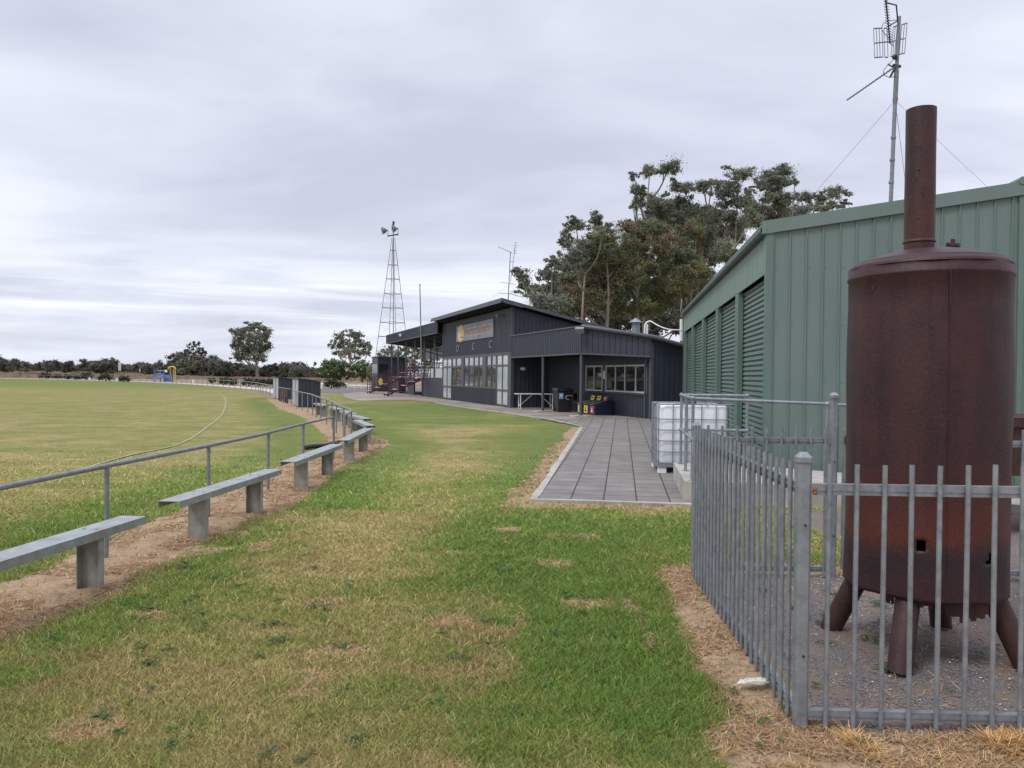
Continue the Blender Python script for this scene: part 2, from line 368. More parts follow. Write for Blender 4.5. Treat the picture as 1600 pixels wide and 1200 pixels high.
def build_ground():
    xs = axis([(-3000,-600,400),(-600,-200,40),(-200,-60,5),(-60,-18,1.0),(-18,-6,.2),(-6,3.2,.06),(3.2,10,.3),(10,60,4),(60,400,40),(400,3000,500)])
    ys = axis([(-60,1.5,5),(1.5,12,.06),(12,26,.12),(26,52,.3),(52,120,1.2),(120,300,6),(300,900,60),(900,5000,500)])
    X, Y = np.meshgrid(xs, ys); x = X.ravel(); y = Y.ravel()
    z = gz(x, y)+np.where(y < 30, (fbm(x*1.5, y*1.5)-.5)*.02, 0)-.006
    nx, ny = len(xs), len(ys); idx = np.arange(nx*ny).reshape(ny, nx)
    F = np.stack([idx[:-1,:-1], idx[:-1,1:], idx[1:,1:], idx[1:,:-1]], -1).reshape(-1, 4)
    me = bpy.data.meshes.new('ground'); me.vertices.add(len(x)); me.vertices.foreach_set('co', np.stack([x, y, z], -1).ravel())
    me.loops.add(F.size); me.loops.foreach_set('vertex_index', F.ravel()); me.polygons.add(len(F)); me.polygons.foreach_set('loop_start', np.arange(len(F))*4)
    me.update(calc_edges=True); me.polygons.foreach_set('use_smooth', np.ones(len(F), bool))
    d, g, gr = zones(x, y)
    dry = outside(x, y).astype(float)
    dry = np.maximum(dry, sst(60, 75, y)*(x > -20))
    dry = np.maximum(dry, sst(215, 235, y))
    at = me.color_attributes.new('Zone', 'FLOAT_COLOR', 'POINT'); at.data.foreach_set('color', np.stack([d, g, gr, 1-dry], -1).ravel())
    m = bpy.data.materials.new('ground'); m.use_nodes = True; t = m.node_tree; b = t.nodes['Principled BSDF']; L = t.links.new
    b.inputs['Roughness'].default_value = .95; b.inputs['Specular IOR Level'].default_value = .15
    tx = t.nodes.new('ShaderNodeTexCoord'); a = t.nodes.new('ShaderNodeAttribute'); a.attribute_name = 'Zone'; sp = t.nodes.new('ShaderNodeSeparateColor'); L(a.outputs['Color'], sp.inputs[0])
    def noise(s, d=6, ro=.6, st=None):
        n = t.nodes.new('ShaderNodeTexNoise'); n.inputs['Scale'].default_value = s; n.inputs['Detail'].default_value = d; n.inputs['Roughness'].default_value = ro
        if st:
            mm = t.nodes.new('ShaderNodeMapping'); mm.inputs['Scale'].default_value = st; L(tx.outputs['Object'], mm.inputs[0]); L(mm.outputs[0], n.inputs[0])
        else: L(tx.outputs['Object'], n.inputs[0])
        return n.outputs[0]
    def ramp(src, stops):
        r = t.nodes.new('ShaderNodeValToRGB'); L(src, r.inputs[0]); el = r.color_ramp.elements
        el[0].position, el[0].color = stops[0][0], (*stops[0][1], 1); el[1].position, el[1].color = stops[-1][0], (*stops[-1][1], 1)
        for p, c in stops[1:-1]: q = el.new(p); q.color = (*c, 1)
        return r.outputs[0]
    def mix(fa, x_, y_, bt='MIX'):
        q = t.nodes.new('ShaderNodeMix'); q.data_type = 'RGBA'; q.blend_type = bt
        for s, i in ((fa, 0), (x_, 6), (y_, 7)):
            if isinstance(s, (int, float)): q.inputs[i].default_value = s
            elif isinstance(s, tuple): q.inputs[i].default_value = (*s, 1)
            else: L(s, q.inputs[i])
        return q.outputs[2]
    def mm(op, a_, b_, clamp=False):
        n = t.nodes.new('ShaderNodeMath'); n.operation = op; n.use_clamp = clamp
        for i, v in enumerate((a_, b_)):
            if isinstance(v, (int, float)): n.inputs[i].default_value = v
            else: L(v, n.inputs[i])
        return n.outputs[0]
    gn = mm('ADD', sp.outputs[1], mm('MULTIPLY', mm('SUBTRACT', noise(2.2, 8, .7), .5), .55), True)
    gn = mm('ADD', gn, mm('MULTIPLY', mm('SUBTRACT', noise(.35, 4, .6, (1, 3.5, 1)), .5), .5), True)
    grass = ramp(gn, [(0, G_DRY), (.35, G_MID), (.7, G_GRN), (1, G_LUSH)])
    gn2 = mm('ADD', mm('MULTIPLY', noise(.9, 12, .82, (.8, 1.1, 1)), .6), mm('MULTIPLY', noise(6, 6, .8), .4))
    grass = mix(.75, grass, ramp(gn2, [(.42, (.50,.47,.42)), (.5, (.92,.91,.90)), (.58, (1.32,1.2,1.12))]), 'MULTIPLY')
    grass = mix(ramp(noise(38, 4, .75), [(.38, (0,0,0)), (.7, (.42,.42,.42))]), grass, G_DRY)
    grass = mix(ramp(noise(60, 3, .7, (1, .6, 1)), [(.35, (.7,.7,.7)), (.6, (0,0,0))]), grass, (.06,.065,.025))
    dirt = ramp(noise(6, 8, .7), [(.3, (.19,.130,.085)), (.5, (.31,.22,.148)), (.72, (.43,.34,.25))])
    dirt = mix(ramp(noise(60, 4, .8, (1, .35, 1)), [(.45, (0,0,0)), (.62, (.8,.8,.8))]), dirt, (.46,.30,.15))
    dirt = mix(ramp(noise(48, 4, .8, (.4, 1, 1)), [(.52, (0,0,0)), (.68, (.8,.8,.8))]), dirt, (.09,.06,.045))
    grav = ramp(noise(85, 4, .8), [(.35, (.05,.045,.045)), (.5, (.15,.13,.125)), (.62, (.26,.235,.22)), (.72, (.48,.45,.43))])
    grav = mix(ramp(noise(3.5, 5, .6), [(.45, (0,0,0)), (.62, (.75,.75,.75))]), grav, (.22,.155,.115))
    dryg = ramp(noise(1.2, 6, .65, (1, .3, 1)), [(.3, (.17,.125,.085)), (.6, (.27,.21,.15)), (.75, (.20,.17,.10))])
    dn = mm('ADD', sp.outputs[0], mm('MULTIPLY', mm('SUBTRACT', noise(14, 6, .75), .5), .7), True)
    dmask = mm('MULTIPLY', ramp(dn, [(.38, (0,0,0)), (.58, (1,1,1))]), mm('MULTIPLY', sp.outputs[0], 2.0, True))
    c = mix(dmask, grass, dirt)
    c = mix(sp.outputs[2], c, grav)
    inv = mm('SUBTRACT', 1.0, a.outputs['Alpha'])
    c = mix(inv, c, dryg)
    L(c, b.inputs['Base Color'])
    bp = t.nodes.new('ShaderNodeBump'); bp.inputs['Strength'].default_value = .6; bp.inputs['Distance'].default_value = .02; L(noise(45, 5, .7), bp.inputs['Height']); L(bp.outputs[0], b.inputs['Normal'])
    tag(link('ground', me, m), kind='structure')
G_DRY = (.375,.30,.135); G_MID = (.235,.242,.068); G_GRN = (.15,.205,.040); G_LUSH = (.110,.182,.034)
build_ground()

def mass(name, co, fc, nv, col, mat, parent=None, label=None, kind=None, cat=None, n_per=4):
    """fast mesh of many separate polygons with n_per verts each; col per polygon"""
    me = bpy.data.meshes.new(name); nv_ = len(co); npoly = nv_//n_per
    me.vertices.add(nv_); me.vertices.foreach_set('co', co.astype(np.float32).ravel())
    me.loops.add(nv_); me.loops.foreach_set('vertex_index', np.arange(nv_)); me.polygons.add(npoly); me.polygons.foreach_set('loop_start', np.arange(npoly)*n_per)
    me.update(calc_edges=True)
    at = me.color_attributes.new('Col', 'FLOAT_COLOR', 'POINT')
    cc = np.concatenate([np.repeat(col, n_per, 0), np.ones((nv_, 1))], 1); at.data.foreach_set('color', cc.astype(np.float32).ravel())
    return tag(link(name, me, mat, parent), label, cat, kind=kind)

def lerp3(g):
    stops = np.array([0, .35, .7, 1]); cs = np.array([G_DRY, G_MID, G_GRN, G_LUSH])
    return np.stack([np.interp(g, stops, cs[:, i]) for i in range(3)], -1)
def path_mask(x, y):  # on the pavers, slab or under fence line
    return ((x > pathEdge(y)-.09) & (y > 9.74))
def build_grass(n=900000):
    u = RNG.random(n); y0, y1 = 2.7, 17.0; k = -1.15
    y = (y0**k+u*(y1**k-y0**k))**(1/k)
    x = (RNG.random(n)*2-1)*.70*y
    d, g, gr = zones(x, y)
    keep = (RNG.random(n) > d*1.02) & (gr < .5) & ~path_mask(x, y)
    keep &= RNG.random(n) > sst(8, 17, y)
    keep |= (RNG.random(n) < .02) & (d > .3) & (gr < .5) & ~path_mask(x, y)
    tuft = fbm(x*9, y*9, 2)
    keep &= RNG.random(n) < .45+1.1*(tuft-.3)
    x = x[keep]; y = y[keep]; g = g[keep]; d = d[keep]; n = len(x)
    h = (.008+.013*RNG.random(n)+.012*g)*(1+.25*RNG.standard_normal(n)).clip(.4, 1.8)
    wd = np.maximum(.0018, .00062*y)*(.7+.6*RNG.random(n))
    an = RNG.random(n)*2*np.pi; le = (.5+1.3*RNG.random(n))*h*1.2; la = RNG.random(n)*2*np.pi
    bx, by = np.cos(an)*wd, np.sin(an)*wd; tx_, ty_ = np.cos(la)*le, np.sin(la)*le
    z0 = np.full(n, -.004)
    v0 = np.stack([x-bx, y-by, z0], -1); v1 = np.stack([x+bx, y+by, z0], -1)
    v2 = np.stack([x+bx*.35+tx_, y+by*.35+ty_, h], -1); v3 = np.stack([x-bx*.35+tx_, y-by*.35+ty_, h], -1)
    co = np.stack([v0, v1, v2, v3], 1).reshape(-1, 3)
    gg = np.clip(g+.06+RNG.normal(0, .26, n), 0, 1)
    brn = fbm(x*1.1+31, y*1.7+12, 4); dead = RNG.random(n) < (.30-.24*g+.5*sst(.55, .68, brn)*(g < .6)); gg = np.where(dead, 0, gg)
    c = lerp3(gg)*(.85+1.1*RNG.random(n)**1.3)[:, None]*(1+.3*sst(6, 12, y))[:, None]  # farther blades coloured lighter, making up for light lost to their self-shading
    c[dead] *= np.array([.88, .84, .86])*(.55+.6*RNG.random(int(dead.sum())))[:, None]
    mass('grass', co, None, n, c, BLADE, label='short patchy lawn grass, green and straw coloured, covering the ground', kind='stuff')
build_grass()
def build_straw():
    n = 300000; y = 2.9+RNG.random(n)**1.6*17; x = (RNG.random(n)*2-1)*.70*y
    d, g, gr = zones(x, y); keep = (d > .28) & ((gr < .5) | (RNG.random(n) < .06)) & ~path_mask(x, y) & (fbm(x*3.2, y*3.2, 3) > .40+.1*RNG.random(n))
    # bleached clumps along the front fence line
    m = 9000; fx = 1.5+RNG.random(m)*1.3; fy = 3.42-np.abs(RNG.normal(0, .09, m)); kk = (fbm(fx*4+5, fy*3, 3) > .52) & (RNG.random(m) < .55)
    x = np.concatenate([x[keep], fx[kk]]); y = np.concatenate([y[keep], fy[kk]]); tall = np.concatenate([np.zeros(keep.sum()), np.ones(kk.sum())])
    n = len(x); an = RNG.random(n)*2*np.pi; ln = (.025+.045*RNG.random(n))*(1+.7*tall); wd = np.maximum(.0016, .0006*y)
    dx, dy = np.cos(an), np.sin(an); z1 = .004+.02*RNG.random(n)**2+tall*.03*RNG.random(n)
    v0 = np.stack([x-dy*wd, y+dx*wd, np.full(n, .001)], -1); v1 = np.stack([x+dy*wd, y-dx*wd, np.full(n, .001)], -1)
    v2 = np.stack([x+dx*ln+dy*wd*.5, y+dy*ln-dx*wd*.5, z1], -1); v3 = np.stack([x+dx*ln-dy*wd*.5, y+dy*ln+dx*wd*.5, z1], -1)
    co = np.stack([v0, v1, v2, v3], 1).reshape(-1, 3)
    pal = np.array([(.42,.24,.11), (.52,.36,.19), (.30,.17,.09), (.46,.37,.25), (.20,.14,.10)])
    c = pal[RNG.choice(5, n, p=[.36,.24,.2,.12,.08])]*(.7+.5*RNG.random(n))[:, None]
    c[tall > .5] = np.array((.60,.36,.15))*(.6+.6*RNG.random(int(tall.sum())))[:, None]
    mass('dry_grass', co, None, n, c, STRAW, label='dead brown grass stalks lying on the bare dirt strips', kind='stuff')
build_straw()
def build_gravel():
    n = 9000; x = 1.45+RNG.random(n)*2.9; y = 3.25+RNG.random(n)*3.2
    m = 700; x = np.concatenate([x, -3.5+RNG.random(m)*1.2, .9+RNG.random(m)*.7]); y = np.concatenate([y, 4+RNG.random(m)*8, 3.0+RNG.random(m)*3])
    d, g, gr = zones(x, y); k = (gr > .5) | (d > .7); x = x[k]; y = y[k]; n = len(x)
    r = .003+.0065*RNG.random(n)**2.5; base = np.array([(1,0,0),(0,1,0),(-1,0,0),(0,-1,0),(0,0,.7)])
    tri = [(0,1,4),(1,2,4),(2,3,4),(3,0,4)]; a = RNG.random(n)*6.28; ca, sa = np.cos(a), np.sin(a)
    P = []
    for q in base: P.append(np.stack([x+r*(q[0]*ca-q[1]*sa), y+r*.8*(q[0]*sa+q[1]*ca), np.full(n, 0.0)+q[2]*r], -1))
    co = np.stack([np.stack([P[i] for i in t_], 1) for t_ in tri], 1).reshape(-1, 3)
    v = RNG.random(n); c = np.where(v[:, None] < .1, (.6,.58,.55), (.10+.2*v[:, None])*np.array([1.05,.96,.92])); c = np.repeat(c, 4, 0)
    mass('gravel', co, None, n, c, STRAW, label='loose grey stones scattered inside the fenced enclosure', kind='stuff', n_per=3)
build_gravel()
def build_weeds():
    # flat rosettes and small tufts of broad-leaved weed
    pts = []
    for _ in range(60): pts.append((RNG.uniform(-3, .6), RNG.uniform(2.9, 6.5), RNG.uniform(.02, .06)))
    for _ in range(26): pts.append((RNG.uniform(1.5, 3.3), RNG.uniform(3.6, 6.0), RNG.uniform(.02, .05)))
    for _ in range(40): pts.append((RNG.uniform(.3, 1.6), RNG.uniform(2.9, 5), RNG.uniform(.012, .03)))
    P_, C_ = [], []
    for x, y, r in pts:
        for k in range(int(14+RNG.random()*14)):
            a = RNG.random()*6.28; l_ = r*(.5+.8*RNG.random()); wd = l_*.16; ox, oy = RNG.normal(0, r*.5, 2); dx, dy = math.cos(a), math.sin(a); z = .006+.012*RNG.random()
            P_ += [(x+ox, y+oy, z), (x+ox+dx*l_*.5-dy*wd, y+oy+dy*l_*.5+dx*wd, z+.008), (x+ox+dx*l_, y+oy+dy*l_, z+.004), (x+ox+dx*l_*.5+dy*wd, y+oy+dy*l_*.5-dx*wd, z+.008)]
            v = .7+.6*RNG.random(); C_.append((.07*v, .13*v, .045*v))
    mass('weeds', np.array(P_), None, 0, np.array(C_), BLADE, label='small flat green weeds dotted through the lawn and gravel', kind='stuff')
build_weeds()

# ------------------------------------------------------------ paths, road, marking
def sheet(name, pts, z, mat, kind='structure', label=None, cat=None):
    me = bpy.data.meshes.new(name); me.from_pydata([(p[0], p[1], z) for p in pts], [], [tuple(range(len(pts)))]); me.update()
    if me.polygons[0].normal.z < 0: me.flip_normals()
    return tag(link(name, me, mat), label, cat, kind=kind)
HO = Vector((-.05, 38.0)); HA = Vector((-.3261, .9453)); HB = Vector((.9453, .3261))
def P(t, b, z=0.0):
    q = HO+HA*t+HB*b; return Vector((q.x, q.y, z))
CD = Vector((.1419, .9899)); CP = Vector((.9899, -.1419))   # shed side direction, shed end direction
SO = Vector((4.0, 12.1))
def S(s, b, z=0.0):   # s along the doors (away), b to the right
    q = SO+CD*s+CP*b; return Vector((q.x, q.y, z))
ang = math.atan2(CD.y, CD.x)-math.pi/2
def pavers():
    O = Vector((.35, 9.9)); W = [Vector(q) for q in ((.35,9.9),(2.34,9.62),(4.1,12.1),(6.6,29.6),(5.1,29.3),(2.75,29.6),(2.2,28.6),(1.0,28.6),(2.26,24.02))]
    loc = [((q-O).dot(CP), (q-O).dot(CD)) for q in W]
    me = bpy.data.meshes.new('paved_path'); me.from_pydata([(a, b, 0) for a, b in loc], [], [tuple(range(len(loc)))]); me.update()
    if me.polygons[0].normal.z < 0: me.flip_normals()
    m = bpy.data.materials.new('pavers'); m.use_nodes = True; t = m.node_tree; b = t.nodes['Principled BSDF']; L = t.links.new
    tx = t.nodes.new('ShaderNodeTexCoord'); br = t.nodes.new('ShaderNodeTexBrick'); L(tx.outputs['Object'], br.inputs[0])
    br.offset = 0; br.inputs['Scale'].default_value = 1; br.inputs['Brick Width'].default_value = .42; br.inputs['Row Height'].default_value = .42; br.inputs['Mortar Size'].default_value = .011; br.inputs['Mortar Smooth'].default_value = .3
    br.inputs['Color1'].default_value = (.165,.150,.140,1); br.inputs['Color2'].default_value = (.215,.197,.184,1); br.inputs['Mortar'].default_value = (.035,.03,.026,1)
    n = t.nodes.new('ShaderNodeTexNoise'); n.inputs['Scale'].default_value = 3; n.inputs['Detail'].default_value = 8; n.inputs['Roughness'].default_value = .7; L(tx.outputs['Object'], n.inputs[0])
    r = t.nodes.new('ShaderNodeValToRGB'); r.color_ramp.elements[0].position = .3; r.color_ramp.elements[0].color = (.72,.72,.72,1); r.color_ramp.elements[1].position = .72; r.color_ramp.elements[1].color = (1.25,1.22,1.2,1); L(n.outputs[0], r.inputs[0])
    mx = t.nodes.new('ShaderNodeMix'); mx.data_type = 'RGBA'; mx.blend_type = 'MULTIPLY'; mx.inputs[0].default_value = 1; L(br.outputs[0], mx.inputs[6]); L(r.outputs[0], mx.inputs[7]); L(mx.outputs[2], b.inputs['Base Color'])
    b.inputs['Roughness'].default_value = .85
    bp = t.nodes.new('ShaderNodeBump'); bp.inputs['Strength'].default_value = .5; bp.inputs['Distance'].default_value = .01; bp.invert = True; L(br.outputs[1], bp.inputs['Height']); L(bp.outputs[0], b.inputs['Normal'])
    o = tag(link('paved_path', me, m), kind='structure'); o.location = (O.x, O.y, .022); o.rotation_euler.z = ang
pavers()
def edging(name, pts, wd, z0=-.02, z1=.035, mat=CONCL):
    mb = MB(); rng = random.Random(4)
    pts = [Vector(p) for p in pts]; L_, R_ = [], []
    fine = []
    for i in range(len(pts)-1):
        n = max(1, int((pts[i+1]-pts[i]).length/.35))
        fine += [pts[i].lerp(pts[i+1], k/n) for k in range(n)]
    fine.append(pts[-1])
    for i, p in enumerate(fine):
        d = (fine[min(i+1, len(fine)-1)]-fine[max(i-1, 0)]).normalized(); nrm = Vector((-d.y, d.x))
        L_.append(p+nrm*(wd/2+rng.uniform(-.015, .02))); R_.append(p-nrm*wd/2)
    mb.prism([(q.x, q.y) for q in L_[::-1]]+[(q.x, q.y) for q in R_], z0, z1)
    return tag(mb.build(name, mat), kind='structure')
edging('path_edging', [(2.45, 9.52), (.30, 9.83), (2.19, 23.95)], .10, z1=.028, mat=CONC)
outer = [gp(*q) for q in ((909,667),(860,656),(800,646.5),(750,640.5),(700,633),(680,629.5),(640,625.5),(600,625),(566,627),(540,623))]
inner = [P(-10.25, 2.2), P(-8, 3), P(.3, 3), P(.3, 1), P(20, 1), P(34, 1), P(41, 3), gp(560, 612.5), gp(535, 615)]
sheet('concrete_path', [outer[0]]+outer[1:]+[gp(535, 615), gp(560, 612.5), P(41, 3), P(34, 1), P(.3, 1), P(.3, 3), P(-8, 3), P(-10.25, 2.2)], .012, APRON)
edging('path_edging', [(p.x, p.y) for p in outer[:6]], .08, -.02, .026, CONC)
sheet('road', [gp(496, 613.5), gp(700, 613.5), gp(720, 606), gp(496, 606)], .008, ASPH)
# gravel path round the far side of the oval
def ribbon(name, pts, wd, z, mat, kind='structure', label=None, cat=None):
    pts = [Vector(p) for p in pts]; L_, R_ = [], []
    for i, p in enumerate(pts):
        d = (pts[min(i+1, len(pts)-1)]-pts[max(i-1, 0)]).normalized(); nrm = Vector((-d.y, d.x)); L_.append(p+nrm*wd/2); R_.append(p-nrm*wd/2)
    vs = [(q.x, q.y, z) for q in L_]+[(q.x, q.y, z) for q in R_]; n = len(pts)
    me = bpy.data.meshes.new(name); me.from_pydata(vs, [], [(i, i+1, n+i+1, n+i) for i in range(n-1)]); me.update()
    if me.polygons[0].normal.z < 0: me.flip_normals()
    return tag(link(name, me, mat), label, cat, kind=kind)
def smooth(pts, n=6):
    pts = [Vector(p) for p in pts]; o = []
    for i in range(len(pts)-1):
        p0 = pts[max(i-1, 0)]; p1 = pts[i]; p2 = pts[i+1]; p3 = pts[min(i+2, len(pts)-1)]
        for k in range(n):
            t = k/n; o.append(.5*((2*p1)+(p2-p0)*t+(2*p0-5*p1+4*p2-p3)*t*t+(3*p1-p0-3*p2+p3)*t*t*t))
    o.append(pts[-1]); return o
ringS = smooth([(p[0], p[1], 0) for p in RING], 8)
off = []
for i, p in enumerate(ringS):
    d = (ringS[min(i+1, len(ringS)-1)]-ringS[max(i-1, 0)]).normalized(); nrm = Vector((d.y, -d.x, 0)); off.append(p+nrm*2.0)
ribbon('path', [(q.x, q.y) for q in off], 2.2, .010, CONCL)
CHALK = pm('worn_chalk', (.23,.235,.09), (.32,.32,.23), 5, .9, lo=.42, hi=.66)
ln = smooth([gp(*q) for q in ((120,735),(200,712),(270,697),(300,684),(320,670),(343,652),(351,638),(352,625),(345,616),(330,611),(300,607))], 6)
ribbon('boundary_line', [(q.x, q.y) for q in ln], .07, .006, CHALK)

# ------------------------------------------------------------ burner inside the fence
def burner():
    c = Vector((2.47, 4.58, 0)); o = empty('wood_burner', c, 'tall rusty brown steel cylinder burner with flue pipe, on splayed legs inside the grey fence', 'wood burner')
    rad = .437; zb, zt = .38, 2.255
    # wall with small ragged openings
    holes = [(R(-120.5), .69, .020, .036), (R(-71), .625, .016, .034)]
    n = 120; mb = MB(); zs = [zb]+[zb+.02*k for k in range(1, 40)]+[zb+.8+.12*k for k in range(0, 8)]+[zt-.07, zt-.062, zt-.05, zt-.042, zt]
    zs = sorted(set(round(z, 4) for z in zs if z <= zt)); prof = []
    for z in zs:
        r = rad+(.006 if abs(z-(zt-.056)) < .008 else 0)+.003*math.sin(z*5); prof.append(r)
    k = 0
    vs = []
    for i, z in enumerate(zs):
        for j in range(n):
            t = 2*math.pi*j/n; rr = prof[i]+.0025*math.sin(3*t+z*2)+.0015*math.sin(11*t+z*9); zz = z
            if i == 0: zz += .006*math.sin(7*t)
            vs.append((rr*math.cos(t), rr*math.sin(t), zz))
    fs = []
    for i in range(len(zs)-1):
        for j in range(n):
            t = 2*math.pi*(j+.5)/n; t = (t+math.pi) % (2*math.pi)-math.pi; zm = (zs[i]+zs[i+1])/2
            if any(abs(t-h[0]-(zm-h[1])*.35) < h[2]*2.6 and abs(zm-h[1]) < h[3]*.9 for h in holes): continue
            j2 = (j+1) % n; fs.append((i*n+j, i*n+j2, (i+1)*n+j2, (i+1)*n+j))
    mb.add(vs, fs); body = mb.build('body', RUST, o, smooth=True)
    sol = body.modifiers.new('wall', 'SOLIDIFY'); sol.thickness = .008
    mb = MB(); mb.lathe([(rad*.2, zb+.03), (rad-.02, zb+.03), (rad-.02, zb-.005), (rad-.07, zb-.012), (rad*.2, zb-.012)], n=48, close=True); mb.build('firebox_floor', RUSTL, o, smooth=True)
    mb = MB(); sa = R(-104); mb.tube([((rad+.002)*math.cos(sa), (rad+.002)*math.sin(sa), zb+.01), ((rad+.002)*math.cos(sa+.004), (rad+.002)*math.sin(sa), 1.3), ((rad+.002)*math.cos(sa), (rad+.002)*math.sin(sa), zt-.06)], .004, 6); mb.build('weld_seam', RUST, body)
    mb = MB(); ha = R(-157); mb.tube([(rad*.99*math.cos(ha), rad*.99*math.sin(ha), zt-.13), ((rad+.004)*math.cos(ha), (rad+.004)*math.sin(ha), zt-.13)], .010, 10); mb.build('rivet_hole', BLACKR, body)
    # dome
    r1_ = rad*.90; dp = [(rad, zt), (rad-.003, zt+.012), (rad-.012, zt+.022), (r1_+.004, zt+.036), (r1_, zt+.043), (r1_-.008, zt+.040)]
    for k in range(1, 13):
        q = k/12; dp.append(((r1_-.008)*(1-q)+.001, zt+.040+.085*(1-(1-q)**2.0)))
    mb = MB(); mb.lathe(dp, n=96); mb.build('dome', RUST, o, smooth=True)
    # flue
    mb = MB(); fc = (-.055, 0, 0); fr = .083; fz0, fz1 = zt+.10, 3.205
    nn = 48; v = []; prof = [(fr, fz0), (fr, fz0+.055), (fr+.006, fz0+.06), (fr+.005, fz0+.07), (fr, fz0+.075)]+[(fr+.001*math.sin(k), fz0+.1+k*.1) for k in range(1, 6)]+[(fr, fz1), (fr-.008, fz1), (fr-.008, fz0+.05)]
    mb.lathe(prof, fc, nn); fl = mb.build('flue_pipe', RUSTC, o, smooth=True)
    mb = MB()
    for q in range(14):
        a = R(-125+random.uniform(-8, 34)); z = fz0+.1+random.random()*.6; mb.ball((fc[0]+fr*math.cos(a), fc[1]+fr*math.sin(a), z), random.uniform(.003, .007), 5)
    mb.build('weld_spatter', RUSTC, fl)
    # valve lump
    mb = MB(); vx, vy = .115, -.05; vz = zt+.09
    mb.lathe([(.032, 0), (.032, .02), (.026, .022), (.026, .035), (.036, .037), (.036, .05), (.012, .052)], (vx, vy, vz), 14, True)
    mb.tube([(vx-.035, vy, vz+.055), (vx+.035, vy-.005, vz+.05)], .012, 8); mb.tube([(vx, vy, vz+.05), (vx+.004, vy, vz+.083)], .013, 8); mb.ball((vx+.03, vy, vz+.045), .015, 6)
    mb.build('valve', RUSTC, o)
    # legs
    for a in (140, 230, 320, 50):
        ca, sa = math.cos(R(a)), math.sin(R(a)); mb = MB(); top = Vector((ca*.30, sa*.30, .50)); bot = Vector((ca*.53, sa*.53, 0.0))
        k = len(mb.v); d = (bot-top).normalized()
        mb.tube([top, top.lerp(bot, .5), bot+d*.012], .064, 24); lg = mb.build('leg', RUSTL, o, smooth=True)
    mb = MB(); rr = random.Random(3)
    for a0, a1, dp_ in ((-128, -112, .05), (-100, -62, .11), (-150, -140, .06), (-60, -30, .05)):
        m_ = 8; mb = MB()
        for k in range(m_):
            t0 = R(a0+(a1-a0)*k/m_); t1 = R(a0+(a1-a0)*(k+1)/m_); r_ = rad-.055; dd = dp_*(.6+.4*rr.random())
            mb.hexa([Vector((r_*math.cos(t0), r_*math.sin(t0), zb-dd)), Vector((r_*math.cos(t1), r_*math.sin(t1), zb-dd)), Vector(((r_+.006)*math.cos(t1), (r_+.006)*math.sin(t1), zb-dd)), Vector(((r_+.006)*math.cos(t0), (r_+.006)*math.sin(t0), zb-dd)),
                     Vector((r_*math.cos(t0), r_*math.sin(t0), zb)), Vector((r_*math.cos(t1), r_*math.sin(t1), zb)), Vector(((r_+.006)*math.cos(t1), (r_+.006)*math.sin(t1), zb)), Vector(((r_+.006)*math.cos(t0), (r_+.006)*math.sin(t0), zb))])
        mb.build('torn_skirt', RUSTC, o)
burner()

# ------------------------------------------------------------ picket enclosure
def capped_post(mb, p, w_, h):
    x, y = p[0], p[1]; q = w_/2; b = .012
    pl = [(x-q+b, y-q), (x+q-b, y-q), (x+q, y-q+b), (x+q, y+q-b), (x+q-b, y+q), (x-q+b, y+q), (x-q, y+q-b), (x-q, y-q+b)]
    mb.prism(pl, -.01, h-.02)
    e_ = .006; pl2 = [(x+(a-x)*(1+e_/q), y+(c-y)*(1+e_/q)) for a, c in pl]; mb.prism(pl2, h-.045, h-.022)
    k = len(mb.v); mb.v += [(a, c, h-.022) for a, c in pl2]+[(x+(a-x)*.45, y+(c-y)*.45, h) for a, c in pl2]
    for i in range(8): mb.f.append((k+i, k+(i+1) % 8, k+8+(i+1) % 8, k+8+i))
    mb.f.append(tuple(k+8+i for i in range(8)))
def picket_panel(name, A, B, first, pitch, label, posts=(), side=-1, hp=1.215, off=.03):
    A = Vector(A); B = Vector(B); d = (B-A).normalized(); n = Vector((d.y, -d.x))*side*-1
    o = wroot(name, (A.x, A.y, 0), label, 'fence')
    Lm = (B-A).length
    for z0, z1, rw in ((1.068, 1.118, .036), (.035, .078, .036)):
        mb = MB(); a3 = Vector((A.x, A.y, (z0+z1)/2)); b3 = Vector((B.x, B.y, (z0+z1)/2)); mb.bar(a3, b3, rw, z1-z0)
        mb.bar(a3+Vector((n.x, n.y, 0))*.0195, b3+Vector((n.x, n.y, 0))*.0195, .004, .012)
        mb.build('rail', GALV, o)
    rr = random.Random(len(name)+int(A.x*10)); s = first
    while s < Lm-.03:
        q = A+d*s+n*off; zt = hp+rr.uniform(-.006, .006); mb = MB(); lean = rr.uniform(-.004, .004)
        mb.tube([(q.x, q.y, .0+rr.uniform(-.01, .01)), (q.x+d.x*lean, q.y+d.y*lean, zt)], .0112, 12, caps=False); pk = mb.build('picket', GALV, o, smooth=True)
        s += pitch
    for i, (p, w_, h) in enumerate(posts):
        mb = MB(); capped_post(mb, p, w_, h); po = mb.build('post', GALV, o)
        mb = MB()
        for z in (.33, .93):
            c = Vector((p[0]-.0*w_, p[1]-w_/2-.0015, z)); mb.tube([c, c+Vector((0, -.004, 0))], .006, 8)
        bo = mb.build('bolt', BLACKR, po)
        bo.location = po.location*0
    return o
FC = (1.345, 3.53); FB = (1.50, 6.24)
picket_panel('picket_fence', FC, (3.75, 3.44), .105, .124, 'nearest run of grey steel picket fence, across the front of the rusty burner', [(FC, .060, 1.262), ((3.8, 3.44), .060, 1.262)], side=-1)
picket_panel('picket_fence', FC, FB, .09, .113, 'side run of grey steel picket fence, seen end on beside the dead grass strip', [(FB, .055, 1.235)], side=1)
picket_panel('picket_fence', FB, (2.58, 6.22), .09, .118, 'back run of grey steel picket fence, left of the burner before the shed wall', [((2.61, 6.22), .056, 1.49)], side=-1)
